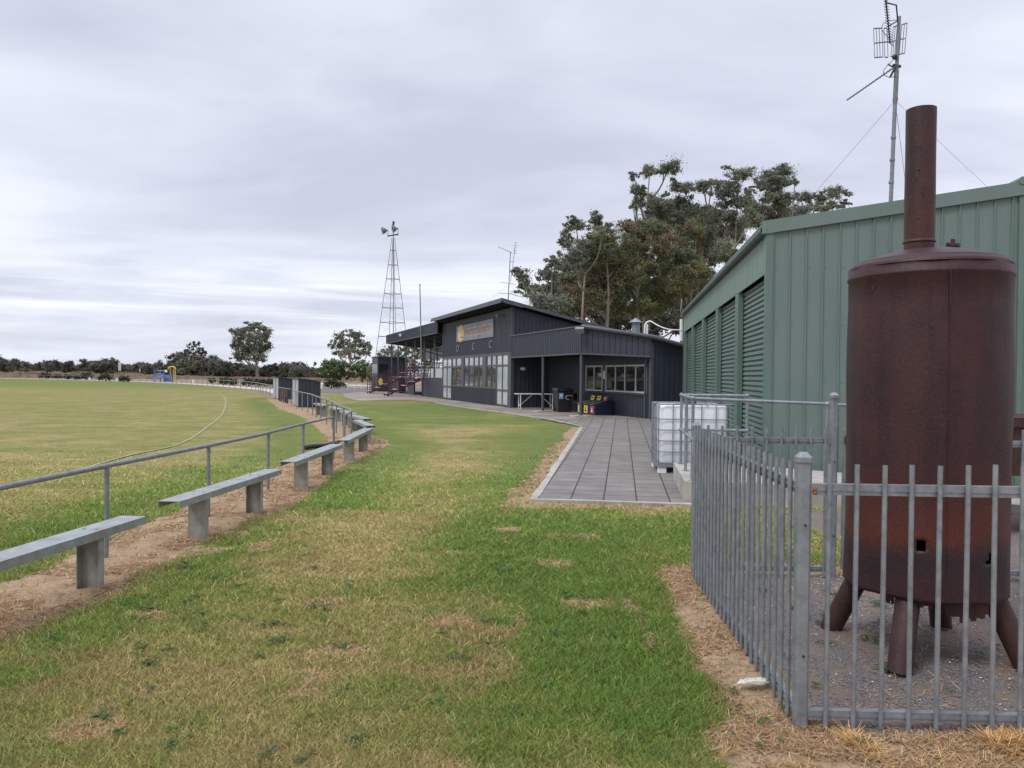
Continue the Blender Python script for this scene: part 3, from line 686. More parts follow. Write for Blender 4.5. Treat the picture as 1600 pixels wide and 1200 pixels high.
picket_panel('picket_fence', (3.75, 6.16), (4.75, 6.1), .09, .118, 'short stretch of grey steel picket fence behind the burner, at the right edge', [((3.72, 6.16), .06, 1.2)], side=-1)
def gate():
    a = Vector((2.70, 6.20)); b = Vector((3.66, 6.15)); o = wroot('gate', (a.x, a.y, 0), 'grey steel picket gate hidden behind the burner, hung between tall latch post and fence', 'gate')
    mb = MB()
    for q in (a, b): mb.box(q.x-.02, q.x+.02, q.y-.02, q.y+.02, .06, 1.20)
    mb.bar((a.x+.02, a.y, 1.07), (b.x-.02, b.y, 1.07), .036, .05); mb.bar((a.x+.02, a.y, .09), (b.x-.02, b.y, .09), .036, .05); mb.build('frame', GALV, o)
    k = .11
    while k < .9:
        q = a.lerp(b, k); mb = MB(); mb.tube([(q.x, q.y-.032, .03), (q.x, q.y-.032, 1.17)], .0127, 10); mb.build('picket', GALV, o, smooth=True); k += .118
    mb = MB(); mb.box(a.x-.02, a.x+.055, a.y-.05, a.y-.022, 1.08, 1.14); mb.build('latch', RUSTC, o)
gate()
mb = MB(); mb.ball((1.39, 3.512, 1.094), .012, 8); mb.ball((1.392, 3.508, 1.078), .009, 8)
fp = [q for q in bpy.data.objects if q.name.startswith('picket_fence') and 'nearest' in q.get('label', '')][0]; mb.build('rusty_joint', pm('orange_rust', (.22,.07,.025), (.32,.12,.05), 60, .9), fp)
def feather():
    c = gp(1172, 1078); c.z = .03; mb = MB(); rr = random.Random(2)
    mb.tube([(-.07, 0, 0), (0, .006, .008), (.075, .012, .004)], [.0012, .0018, .0008], 6)
    vane = MB()
    for i in range(42):
        t = i/41; x = -.055+.125*t; y = .002+.01*t
        for s in (1, -1):
            l_ = (.018+.012*math.sin(math.pi*t))*(1+rr.uniform(-.25, .3)); tip = Vector((x+.026, y+s*l_*.8, .006+rr.random()*.008))
            vane.add([(x-.0022, y, .004), (x+.0026, y, .004), tip+Vector((.002, 0, 0)), tip-Vector((.002, 0, 0))], [(0, 1, 2, 3)])
    o = empty('feather', c, 'white bird feather lying on dead grass near the fence corner', 'feather', rz=R(8)); o.scale = (1.25, 1.5, 1.2)
    fm = pm('feather_white', (.56,.54,.47), (.66,.64,.58), 20, .7); mb.build('quill', fm, o); vane.build('vane', fm, o)
feather()

# ------------------------------------------------------------ green shed
def shed():
    o = wroot('shed', S(0, 0), 'green steel shed with five roller doors behind the rusty burner', 'shed')
    L_ = 16.6; W_ = 7.32; ridge = W_/2; sl = .140; ez = 4.0
    zt = lambda b: ez+sl*(b if b < ridge else W_-b)
    mb = MB(); mb.clad(lambda q, n, z: S(-n, q, z), W_, .0, lambda q: zt(q)-.04, .247, .036, .024, .07)
    # split the gable at the ridge so the top line stays crisp
    mb.build('end_wall', GREEN, o)
    mb = MB(); mb.clad(lambda q, n, z: S(L_+n, W_-q, z), W_, 0, lambda q: zt(W_-q)-.04, .247, .036, .024); mb.build('end_wall', GREEN, o)
    mb = MB(); mb.clad(lambda q, n, z: S(q, W_+n, z), L_, 0, ez-.04, .247, .036, .024); mb.build('side_wall', GREEN, o)
    top = 3.26; rec = .12
    mb = MB(); mb.clad(lambda q, n, z: S(L_-q, -n, z), L_, top, ez-.06, .2, .055, .022); mb.build('door_header', GREENL, o)
    starts = [.10+3.28*k for k in range(5)]; dw = 2.86
    edges = [0.0]+[e for s in starts for e in (s, s+dw)]+[L_]
    for i in range(0, len(edges), 2):
        a, b = edges[i], edges[i+1]; mb = MB(); mb.box(max(a, .035), b, -.012, rec+.1, 0, top+.02, lambda x, y, z: S(x, y, z))
        mb.build('pillar', GREENT, o)
    for s in starts:
        mb = MB(); n = 36; h = (top-.0)/n; k = len(mb.v)
        for i in range(n*4+1):
            z = h*(i//4+(0, .12, .30, .85)[i % 4]); ofs = (0, .0, .040, .030)[i % 4]
            mb.v.append(tuple(S(s+.003, rec-.0-ofs*.9, z))); mb.v.append(tuple(S(s+dw-.003, rec-ofs*.9, z)))
        for i in range(n*4): mb.f.append((k+2*i+1, k+2*i, k+2*i+2, k+2*i+3))
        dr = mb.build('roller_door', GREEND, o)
        mb = MB(); mb.box(s+.003, s+.05, rec-.065, rec-.044, 0, top-.01, lambda x, y, z: S(x, y, z)); mb.build('guide', GREENT, dr); mb = MB(); mb.box(s+dw-.05, s+dw-.003, rec-.065, rec-.044, 0, top-.01, lambda x, y, z: S(x, y, z)); mb.build('guide', GREENT, dr)
        mb = MB(); mb.box(s+.2, s+.24, rec-.05, rec-.028, 1.2, 1.42, lambda x, y, z: S(x, y, z)); mb.build('handle', GALV, dr)
    mb = MB(); mb.box(-.03, .09, -.03, .0, 0, ez-.1, lambda x, y, z: S(x, y, z)); mb.box(-.032, -.024-.0, -.03, .075, 0, ez-.04, lambda x, y, z: S(x, y, z)); mb.build('corner_flashing', GREENT, o)
    mb = MB(); mb.box(-.032, -.024, W_-.06, W_+.03, 0, ez-.04, lambda x, y, z: S(x, y, z)); mb.build('corner_flashing', GREENT, o)
    mb = MB(); mb.box(-.032, -.026, ridge-.03, ridge+.05, 0, zt(ridge)-.14, lambda x, y, z: S(x, y, z)); mb.build('corner_flashing', GREENT, o)
    # roof with barge capping and gutter
    mb = MB()
    for b0, b1 in ((-.08, ridge), (ridge, W_+.08)):
        za, zb_ = ez+sl*(b0 if b0 < ridge-.01 else W_-b0), ez+sl*(b1 if b1 <= ridge else W_-b1)
        mb.hexa([S(-.03, b0, za), S(-.03, b1, zb_), S(L_+.03, b1, zb_), S(L_+.03, b0, za), S(-.03, b0, za+.05), S(-.03, b1, zb_+.05), S(L_+.03, b1, zb_+.05), S(L_+.03, b0, za+.05)])
    mb.build('roof', GREENT, o)
    mb = MB()
    for b0, b1 in ((-.10, ridge), (ridge, W_+.10)):
        za, zb_ = ez+sl*(b0 if b0 < ridge-.01 else W_-b0), ez+sl*(b1 if b1 <= ridge else W_-b1)
        mb.hexa([S(-.055, b0, za-.13), S(-.055, b1, zb_-.13), S(-.033, b1, zb_-.13), S(-.033, b0, za-.13), S(-.055, b0, za+.075), S(-.055, b1, zb_+.075), S(-.033, b1, zb_+.075), S(-.033, b0, za+.075)])
        mb.hexa([S(-.053, b0, za+.055), S(-.053, b1, zb_+.055), S(.12, b1, zb_+.055), S(.12, b0, za+.055), S(-.053, b0, za+.073), S(-.053, b1, zb_+.073), S(.12, b1, zb_+.073), S(.12, b0, za+.073)])
    mb.build('barge_capping', GREEN, o)
    mb = MB(); mb.tube([S(-.07, ridge, zt(ridge)+.085), S(.5, ridge, zt(ridge)+.085)], .06, 10); mb.build('ridge_cap', GREEN, o)
    mb = MB(); pr = [(-.02, .02), (-.02, -.09), (-.10, -.09), (-.125, -.05), (-.125, .02)]
    for i in range(4):
        (b0, z0), (b1, z1) = pr[i], pr[i+1]
        mb.hexa([S(-.06, b0, ez+z0-.05), S(L_+.06, b0, ez+z0-.05), S(L_+.06, b1, ez+z1-.05), S(-.06, b1, ez+z1-.05), S(-.06, b0*.94, ez+z0-.046), S(L_+.06, b0*.94, ez+z0-.046), S(L_+.06, b1*.94, ez+z1-.046), S(-.06, b1*.94, ez+z1-.046)])
    mb.build('gutter', GUTG, o)
    mb = MB(); r_ = random.Random(5)
    for row in (.62, 1.55, 2.45, 3.35):
        for k in range(29):
            b = .05+k*.247+.09
            if zt(b) > row+.2: mb.box(b-.010, b+.010, -.008, 0, row-.010, row+.010, lambda x, y, z: S(y, x, z))
    mb.build('screws', GALV, o)
    # white service pipe at the far corner
    mb = MB(); mb.tube([S(L_-.15, -.09, 2.95), S(L_-.15, -.09, 3.75)], .07, 10); mb.build('conduit_box', WHITE, o, smooth=True)
    mb = MB(); q = [S(L_-1.2, -.16, 3.8), S(L_-1.35, -.22, 3.72), S(L_-1.6, -.24, 3.9), S(L_-1.65, -.20, 4.35)]; mb.tube(smooth(q, 5), .022, 8); mb.build('swan_neck_pipe', GALV, o, smooth=True)
shed()
# shed antenna
def yagi(mb, a, b, n, l0, l1, upv, r=.006):
    a = Vector(a); b = Vector(b); mb.tube([a, b], .012, 6); u = Vector(upv).normalized()
    for i in range(n):
        t = i/(n-1); p = a.lerp(b, t); l_ = l0+(l1-l0)*t; mb.tube([p-u*l_/2, p+u*l_/2], r, 5)
def antenna_big():
    base = wp(1391, 318, 14.3); top = wp(1405, 26, 14.3); o = wroot('antenna', base, 'tall galvanised antenna mast leaning above the green shed roof', 'antenna')
    def on(y): return base.lerp(top, (318-y)/(318-26))
    mb = MB(); mb.tube([base-Vector((0, 0, .3)), on(160)], .036, 10); mb.tube([on(160), on(110)], .042, 10); mb.tube([on(115), top], .033, 10)
    for y in (155, 215, 250, 285): mb.tube([on(y)-Vector((0, 0, .02)), on(y)+Vector((0, 0, .02))], .048, 10)
    mb.build('mast', GALVD, o, smooth=True)
    D = 14.3
    mb = MB()
    for x0, x1, yt0, yt1, yb0, yb1, n in ((1365, 1378, 44.5, 44, 90, 89, 4), (1381, 1386, 44, 44, 89.5, 89.5, 2), (1396, 1402, 42, 40, 88.5, 86, 3), (1409, 1417.5, 38.5, 36, 85, 83, 3)):
        xs_ = x1 if x0 > 1390 else x0; sh = -4 if x0 > 1390 else 1.5
        for k in range(n):
            q = k/max(n-1, 1); xt = x0+(x1-x0)*q; mb.tube([wp(xt, yt0+(yt1-yt0)*q, D), wp(xt+sh, yb0+(yb1-yb0)*q, D)], .007, 5)
        mb.tube([wp(x0, yt0, D), wp(x1, yt1, D)], .012, 6); mb.tube([wp(x0+sh, yb0, D), wp(x1+sh, yb1, D)], .012, 6)
    mb.tube([wp(1366, 67.5, D), wp(1390, 65, D)], .012, 6); mb.tube([wp(1393, 65, D), wp(1414, 60, D)], .012, 6); mb.build('reflector_grid', GALVD, o)
    mb = MB(); yagi(mb, wp(1391, 68, 14.1), wp(1382.5, -14, 13.4), 20, .16, .10, (1, .35, -.45)); mb.tube([wp(1384, 4, 13.6), wp(1400.5, 8, 14), wp(1402.5, 30, D)], .013, 6); mb.tube([wp(1390, 40, 13.9), wp(1403, 32, D)], .013, 6); mb.build('upper_yagi', BLACKR, o)
    mb = MB(); yagi(mb, on(104)+Vector((0, -.04, .02)), wp(1324, 156, 13.2), 18, .30, .13, (.45, .8, .55)); mb.tube([on(100), wp(1391, 120, D)], .02, 6)
    mb.tube([wp(1387, 100, D), wp(1400, 108, D)], .012, 6); mb.tube([wp(1395, 102, D), wp(1407, 104, D)], .03, 8); mb.build('lower_yagi', BLACKR, o)
    mb = MB(); cc = smooth([on(84), wp(1395, 94, D-.1), wp(1382, 108, D-.1), wp(1381, 116, D-.1), wp(1390, 121, D-.1), on(118)], 5); mb.tube(cc, .006, 5)
    mb.tube(smooth([wp(1389, 60, 14), wp(1378, 46, 14), wp(1384, 34, 14), wp(1402, 31, D)], 5), .006, 5); mb.ball(on(90)+Vector((-.06, -.03, 0)), .05, 8); mb.build('cable', BLACKR, o)
    for q in (S(14, 1.0, 4.15), S(9.5, 5.6, 4.3), S(.5, ridge_b(), 4.55)):
        mb = MB(); mb.tube([on(157), q], .004, 4); mb.build('guy_wire', GALVD, o)
def ridge_b(): return 3.5
antenna_big()

# ------------------------------------------------------------ concrete landing, ramp, hand rail
LO = Vector((2.22, 9.80))
def Q(a, b, z=0.0):
    q = LO+CP*a+CD*b; return Vector((q.x, q.y, z))
def ramp_z(a): return .27-max(0, a-.9)*.055
def landing():
    mb = MB(); xs = [0, .9, 1.9, 2.9, 3.9, 5.2]
    for i in range(5):
        a0, a1 = xs[i], xs[i+1]; z0, z1 = ramp_z(a0), ramp_z(a1); b1 = 2.2
        if i == 0: mb.hexa([Q(a0, 0, -.05), Q(a1, 0, -.05), Q(a1, b1, -.05), Q(a0, b1, -.05), Q(a0, 0, z0), Q(a1, 0, z1), Q(a1, b1, z1), Q(a0, b1, z0)])
        else: mb.hexa([Q(a0, 0, -.05), Q(a1, 0, -.05), Q(a1, b1, -.05), Q(a0, b1, -.05), Q(a0, 0, z0), Q(a1, 0, z1), Q(a1, b1, z1), Q(a0, b1, z0)])
    o = mb.build('concrete_ramp', CONC, origin=(LO.x, LO.y, 0)); tag(o, 'grey concrete landing and ramp along the end of the green shed', 'ramp')
    h = wroot('handrail', Q(.07, .1, .27), 'galvanised pipe handrail with ball joints on the concrete landing', 'handrail')
    top = 1.33; f0 = Q(.10, .10); m0 = Q(.10, 1.15); b0 = Q(.10, 2.05)
    def pt(p, z): return Vector((p.x, p.y, z))
    for p in (f0, m0, b0): mb = MB(); mb.tube([pt(p, .27), pt(p, top)], .0215, 12); mb.tube([pt(p, .27), pt(p, .278)], .05, 12); mb.build('post', GALV, h, smooth=True)
    for a in (1.75, 3.6):
        p = Q(a, .10); z = ramp_z(a); mb = MB(); mb.tube([pt(p, z), pt(p, z+1.05)], .0215, 12); mb.build('post', GALV, h, smooth=True); mb = MB(); mb.ball(pt(p, z+1.06), .034); mb.build('joint', GALV, h, smooth=True)
    pe = Q(1.08, 2.05); mb = MB(); mb.tube([pt(pe, .27), pt(pe, top)], .0215, 12); mb.build('post', GALV, h, smooth=True)
    mb = MB(); mb.tube([pt(f0, top), Q(1.75, .10, ramp_z(1.75)+1.06), Q(3.6, .10, ramp_z(3.6)+1.06), Q(5.1, .1, ramp_z(5.1)+1.06)], .0215, 12); mb.build('rail', GALV, h, smooth=True)
    mb = MB(); mb.tube([pt(f0, top), pt(m0, top), pt(b0, top)], .0215, 12); mb.build('rail', GALV, h, smooth=True)
    mb = MB(); mb.tube([pt(b0, top), pt(pe, top)], .0215, 12); mb.build('rail', GALV, h, smooth=True)
    mb = MB(); mb.tube([pt(f0, .80), pt(m0, .80), pt(b0, .80)], .0215, 12); mb.build('rail', GALV, h, smooth=True)
    mb = MB(); mb.tube([pt(b0, .80), pt(pe, .80)], .0215, 12); mb.build('rail', GALV, h, smooth=True)
    for p in (f0, b0, pe):
        for z in (.80, top): mb = MB(); mb.ball(pt(p, z), .034); mb.build('joint', GALV, h, smooth=True)
landing()

# ------------------------------------------------------------ white liquid tote in a cage
def tote():
    o = empty('caged_water_tank', (2.40, 12.62, .022), 'white plastic water tank in a galvanised cage beside the concrete landing', 'tank', rz=R(-4))
    W_, D_, H_ = 1.20, 1.0, 1.0; z0 = .15
    mb = MB(); r = .09; pl = []
    for cx, cy, a0 in ((W_-.05-r, .04+r, -90), (W_-.05-r, D_-.04-r, 0), (.05+r, D_-.04-r, 90), (.05+r, .04+r, 180)):
        for k in range(5): a = R(a0+k*22.5); pl.append((cx+r*math.cos(a), cy+r*math.sin(a)))
    lay = [(z0, .96), (z0+.03, 1), (z0+.9, 1), (z0+.95, .985), (z0+.975, .94)]; n = len(pl); k0 = len(mb.v); cx, cy = W_/2, D_/2
    for z, s in lay: mb.v += [(cx+(x-cx)*s, cy+(y-cy)*s, z) for x, y in pl]
    for i in range(len(lay)-1):
        for j in range(n): mb.f.append((k0+i*n+j, k0+i*n+(j+1) % n, k0+(i+1)*n+(j+1) % n, k0+(i+1)*n+j))
    mb.f.append(tuple(k0+(len(lay)-1)*n+j for j in range(n))); mb.f.append(tuple(k0+n-1-j for j in range(n)))
    tk = mb.build('tank', POLY, o, smooth=True)
    mb = MB(); mb.lathe([(.11, 0), (.11, .035), (.09, .045), (.01, .045)], (W_/2, D_/2, z0+.97), 20); mb.build('cap', BLACKR, tk)
    mb = MB(); g = .009
    for z in (z0+.02, z0+.2, z0+.38, z0+.56, z0+.74, z0+.985):
        rr = .014 if z > 1 else g
        mb.tube([(.02, .015, z), (W_-.02, .015, z), (W_-.02, D_-.015, z), (.02, D_-.015, z), (.02, .015, z)], rr, 6)
    for i in range(6):
        x = .02+(W_-.04)*i/5
        for y in (.006, D_-.006): mb.tube([(x, y, .1), (x, y, z0+.985)], g, 6)
    for i in range(1, 5):
        y = .015+(D_-.03)*i/5
        for x in (.011, W_-.011): mb.tube([(x, y, .1), (x, y, z0+.985)], g, 6)
    mb.tube([(.4, .015, z0+.99), (.4, D_-.015, z0+.99)], .014, 6); mb.tube([(.8, .015, z0+.99), (.8, D_-.015, z0+.99)], .014, 6)
    mb.build('cage', GALV, o, smooth=True)
    mb = MB(); mb.box(.0, W_, .0, D_, .10, .15); mb.build('pallet_frame', GALV, o)
    for x in (0.02, W_/2-.07, W_-.16):
        for y in (.02, D_-.14): mb = MB(); mb.prism([(x+.015, y), (x+.125, y), (x+.14, y+.015), (x+.14, y+.12), (x, y+.12), (x, y+.015)], 0, .105); mb.build('foot', WHITE, o)
tote()

# ------------------------------------------------------------ rusty box trailer at the right edge
def smoker():
    o = wroot('steel_trough', (5.0, 8.2, 0), 'rust brown steel box on legs behind the burner, cut off by the right edge', 'trough')
    mb = MB(); mb.box(4.98, 6.9, 7.9, 8.8, .62, 1.12); mb.build('box', RUSTL, o)
    mb = MB(); mb.box(4.94, 6.94, 7.86, 8.84, 1.123, 1.22); mb.build('lid', RUSTC, o)
    for x in (5.05, 6.8):
        for y in (7.95, 8.72): mb = MB(); mb.box(x, x+.06, y, y+.06, 0, .62); mb.build('leg', RUSTL, o)
    mb = MB(); mb.box(5.0, 6.8, 7.92, 7.99, .40, .46); mb.build('brace', RUSTL, o)
smoker()

# ------------------------------------------------------------ boundary rail and benches
def rail_fence(pts, zr, spacing, label, r=.022, first=0.0, closed_ends=True, mat=GALVD, smooth_n=4, endr=True):
    pts = smooth([(p[0], p[1], 0) for p in pts], smooth_n); o = wroot('rail_fence', pts[0], label, 'fence')
    top = [p+Vector((0, 0, zr)) for p in pts]; e0, e1 = [], []
    mb = MB(); path = list(top)
    if endr:
        d = (top[-1]-top[-2]).normalized(); path = path[:-1]+[top[-1]-d*.10, top[-1]-d*.03+Vector((0, 0, -.02)), top[-1]+Vector((0, 0, -.10)), pts[-1]+Vector((0, 0, .0))]
    mb.tube(path, r, 10); mb.build('rail', mat, o, smooth=True)
    acc = first; s = 0; i = 0; cum = [0]
    for a, b in zip(pts, pts[1:]): cum.append(cum[-1]+(b-a).length)
    q = first
    while q <= cum[-1]-(spacing*.3 if endr else 0):
        while cum[i+1] < q and i < len(cum)-2: i += 1
        p = pts[i].lerp(pts[i+1], (q-cum[i])/max(cum[i+1]-cum[i], 1e-6)); mb = MB(); ln_ = random.uniform(-.006, .006)
        mb.tube([(p.x, p.y, 0), (p.x+ln_, p.y, zr-.01)], r*.95, 8)
        if r > .02: mb.tube([(p.x+ln_, p.y, zr-.075), (p.x+ln_, p.y, zr-.05)], r*1.25, 8); mb.tube([(p.x+ln_, p.y, zr-.03), (p.x+ln_, p.y, zr-.008)], r*1.3, 8)
        mb.build('post', mat, o, smooth=True); q += spacing
    return o
ZR = .785
rail_fence([(-3.62, 3.2), (-3.55, 5.4), (-3.50, 6.66), (-3.38, 8.6), (-3.33, 10.4), (-3.38, 12.4), (-3.36, 14.5)], ZR, 1.94, 'straight near stretch of grey pipe rail beside the oval, nearest the camera', r=.0215, first=3.44-1.94)
rail_fence([(-3.30, 15.15), (-3.62, 17.3), (-4.55, 20.1), (-5.45, 23.1), (-6.6, 26.4), (-8.1, 30.8), (-9.6, 34.5), (-10.35, 36.3)], ZR, 1.9, 'curved pipe rail running from the gap by the benches to the dark shelters', r=.0215, first=.02, endr=False)
rail_fence([(-11.45, 39.9), (-12.6, 42.4), (-14.0, 46.0)], ZR, 1.2, 'short pipe rail closing the gap between the two dark shelters', r=.021, endr=False)
rail_fence([(-15.35, 49.6), (-18.6, 57.5)]+RING[1:], ZR, 3.1, 'long thin pipe rail curving round the far side of the oval', r=.028, endr=False, smooth_n=3)

def bench_proto():
    o = empty('bench', (0, 0, 0), 'x', 'bench', 'low steel benches along the boundary rail'); w_ = .21; h = .435; L_ = 2.42
    mb = MB(); t = .006
    mb.box(-w_/2, w_/2, 0, L_, h-t, h); mb.box(-w_/2, -w_/2+t, 0, L_, h-.062, h-t-.0005); mb.box(w_/2-t, w_/2, 0, L_, h-.062, h-t-.0005)
    mb.build('seat', BENCHM, o)
    for y, sgn in ((.52, 1), (L_-.52, -1)):
        mb = MB(); u = .088
        mb.box(-u, u, y-.003, y+.003, -.02, h-t-.002); mb.box(-u, -u+.006, y+.0035 if sgn > 0 else y-.062, y+.062 if sgn > 0 else y-.0035, -.02, h-t-.002); mb.box(u-.006, u, y+.0035 if sgn > 0 else y-.062, y+.062 if sgn > 0 else y-.0035, -.02, h-t-.002)
        mb.build('support', SUPPM, o)
        for bx_ in (-.05, .05):
            mb = MB(); mb.lathe([(.011, 0), (.011, .004), (.004, .008), (.0005, .008)], (bx_, y+.03*sgn, h), 10); mb.build('bolt', SUPPM, o)
    return o
def place_bench(o, a, b, label, sx=1.0):
    a = Vector(a); b = Vector(b); d = b-a; o.location = (a.x, a.y, 0); o.rotation_euler.z = math.atan2(d.y, d.x)-math.pi/2; o.scale = (sx, d.length/2.42, 1); o['label'] = label
bp_ = bench_proto()
BN = [((-3.30, 3.85), (-3.05, 6.2), 'grey steel bench nearest the camera, cut off by the left edge of the photo'),
      ((-3.09, 6.93), (-2.89, 9.32), 'second grey steel bench from the camera, below the near pipe rail'),
      ((-2.95, 10.14), (-2.90, 12.75), 'third grey steel bench from the camera, its far end beside a black plastic pipe'),
      ((-2.97, 13.5), (-3.10, 16.6), 'fourth grey steel bench from the camera, overlapping the end of the near rail'),
      ((-3.20, 17.44), (-3.95, 19.6), 'fifth grey steel bench from the camera, its open end facing the lawn'),
      ((-3.78, 20.1), (-4.60, 22.1), 'sixth grey steel bench from the camera, beyond the gap in the rail'),
      ((-4.62, 22.5), (-5.45, 24.7), 'seventh grey steel bench from the camera, along the curved rail'),
      ((-5.65, 25.3), (-6.5, 27.6), 'eighth grey steel bench from the camera, with dark supports beside the curved rail'),
      ((-6.85, 28.3), (-7.8, 30.6), 'farthest grey steel bench, nearest the dark corrugated shelter')]
for i, (a, b, lb) in enumerate(BN): place_bench(bp_ if i == 0 else copy_tree(bp_), a, b, lb)
def drain():
    a = gp(476, 703); a.z = .045; b = gp(527, 697); b.z = .045; mb = MB(); pts = []
    for i in range(60):
        t = i/59; p = a.lerp(b, t)+Vector((0, .35*math.sin(t*3.0)*t, .01*math.sin(t*9))); pts.append(p)
    mb.tube(pts, [.045+.006*(i % 2) for i in range(60)], 10); tag(mb.build('drain_pipe', BLACKR, origin=a), 'black plastic pipe lying on the oval grass by the near rail', 'pipe')
drain()

# ------------------------------------------------------------ shelters by the rail
def shelter(loc, rz, label):
    o = empty('player_shelter', loc, label, 'shelter', 'dark corrugated shelters beside the oval rail', rz)
    L_, W_ = 3.5, 1.02; h0, h1 = 1.38, 1.26   # local: x across (0..W), y along front
    hz = lambda x: h0+(h1-h0)*x/W_
    mb = MB(); mb.clad(lambda q, n, z: Vector((q, -n, z)), W_, .02, lambda q: hz(q)-.02, .17, .03, .018); mb.build('side_wall', DARK, o); mb = MB(); mb.clad(lambda q, n, z: Vector((W_-q, L_+n, z)), W_, .02, lambda q: hz(W_-q)-.02, .17, .03, .018); mb.build('side_wall', DARK, o)
    mb = MB(); mb.clad(lambda q, n, z: Vector((W_+n, q, z)), L_, .02, h1-.02, .17, .03, .018); mb.build('back_wall', DARK, o)
    for y0, y1 in ((.02, 1.5), (1.95, 3.48)):
        mb = MB(); mb.clad(lambda q, n, z: Vector((-n, y1-q, z)), y1-y0, .04, h0-.03, .18, .03, .015); mb.build('front_panel', LIGHTP, o)
    mb = MB(); mb.hexa([Vector(q) for q in ((-.08, -.06, h0-.01), (W_+.05, -.06, h1-.01), (W_+.05, L_+.06, h1-.01), (-.08, L_+.06, h0-.01), (-.08, -.06, h0+.02), (W_+.05, -.06, h1+.02), (W_+.05, L_+.06, h1+.02), (-.08, L_+.06, h0+.02))]); mb.build('roof', DTRIM, o)
    mb = MB(); mb.box(.3, .6, .1, L_-.1, .38, .42); mb.box(.4, .45, .3, .36, 0, .38); mb.box(.4, .45, L_-.4, L_-.34, 0, .38); mb.build('bench_seat', PLANK, o)
    return o
sh = shelter((-10.13, 36.4, 0), R(20), 'nearer dark corrugated shelter with pale front panels, at the end of the curved rail')
copy_tree(sh, None, (-14.3, 47.0, 0), R(22), None, 'farther dark corrugated shelter with pale front panels, left of the other one')
def maroon_panel(a, b, label):
    a = Vector(a); b = Vector(b); o = wroot('maroon_barrier', (a.x, a.y, 0), label, 'barrier', 'maroon barrier panels by the shelters'); mb = MB()
    d = (b-a).normalized(); mb.bar((a.x, a.y, .52), (b.x, b.y, .52), .03, .46); mb.build('board', MAROON, o)
    for t in (.03, .35, .66, .97):
        p = a.lerp(b, t); mb = MB(); mb.box(p.x-.03, p.x+.03, p.y-.05, p.y-.02, 0, .76); mb.build('post', MAROON, o)
maroon_panel((-13.7, 45.2), (-12.95, 43.3), 'left maroon slatted barrier panel below the farther dark shelter')
maroon_panel((-12.75, 42.9), (-11.9, 40.8), 'right maroon slatted barrier panel between the two dark shelters')

# ------------------------------------------------------------ clubhouse
def th(x):   # photo column -> distance along the facade
    r = (x-800)/1200; return (-.05-38*r)/(.3261+.9453*r)
rz_h = lambda b: 5.12-.22*b
def text_mesh(s, size, offset=0.0, extrude=.004):
    cu = bpy.data.curves.new('t', 'FONT'); cu.body = s; cu.size = size; cu.extrude = extrude; cu.offset = offset; cu.align_x = 'LEFT'
    o = bpy.data.objects.new('t', cu); COL.objects.link(o); dg = bpy.context.evaluated_depsgraph_get(); me = bpy.data.meshes.new_from_object(o.evaluated_get(dg)); bpy.data.objects.remove(o); return me
def place_text(s, name, size, t0, z, b, mat, parent, width=None, offset=0.0, height=None, extrude=.004):
    me = text_mesh(s, size, offset, extrude); xs = [v.co.x for v in me.vertices]; ys = [v.co.y for v in me.vertices]
    sx = width/(max(xs)-min(xs)) if width else 1; sy = height/(max(ys)-min(ys)) if height else 1; x0 = min(xs); y0_ = min(ys)
    offp = Vector(parent['_w']) if parent is not None else Vector((0, 0, 0))
    for v in me.vertices:
        q = P(t0-(v.co.x-x0)*sx, b-v.co.z-.0, z+(v.co.y-y0_)*sy); v.co = q-offp
    return link(name, me, mat, parent)
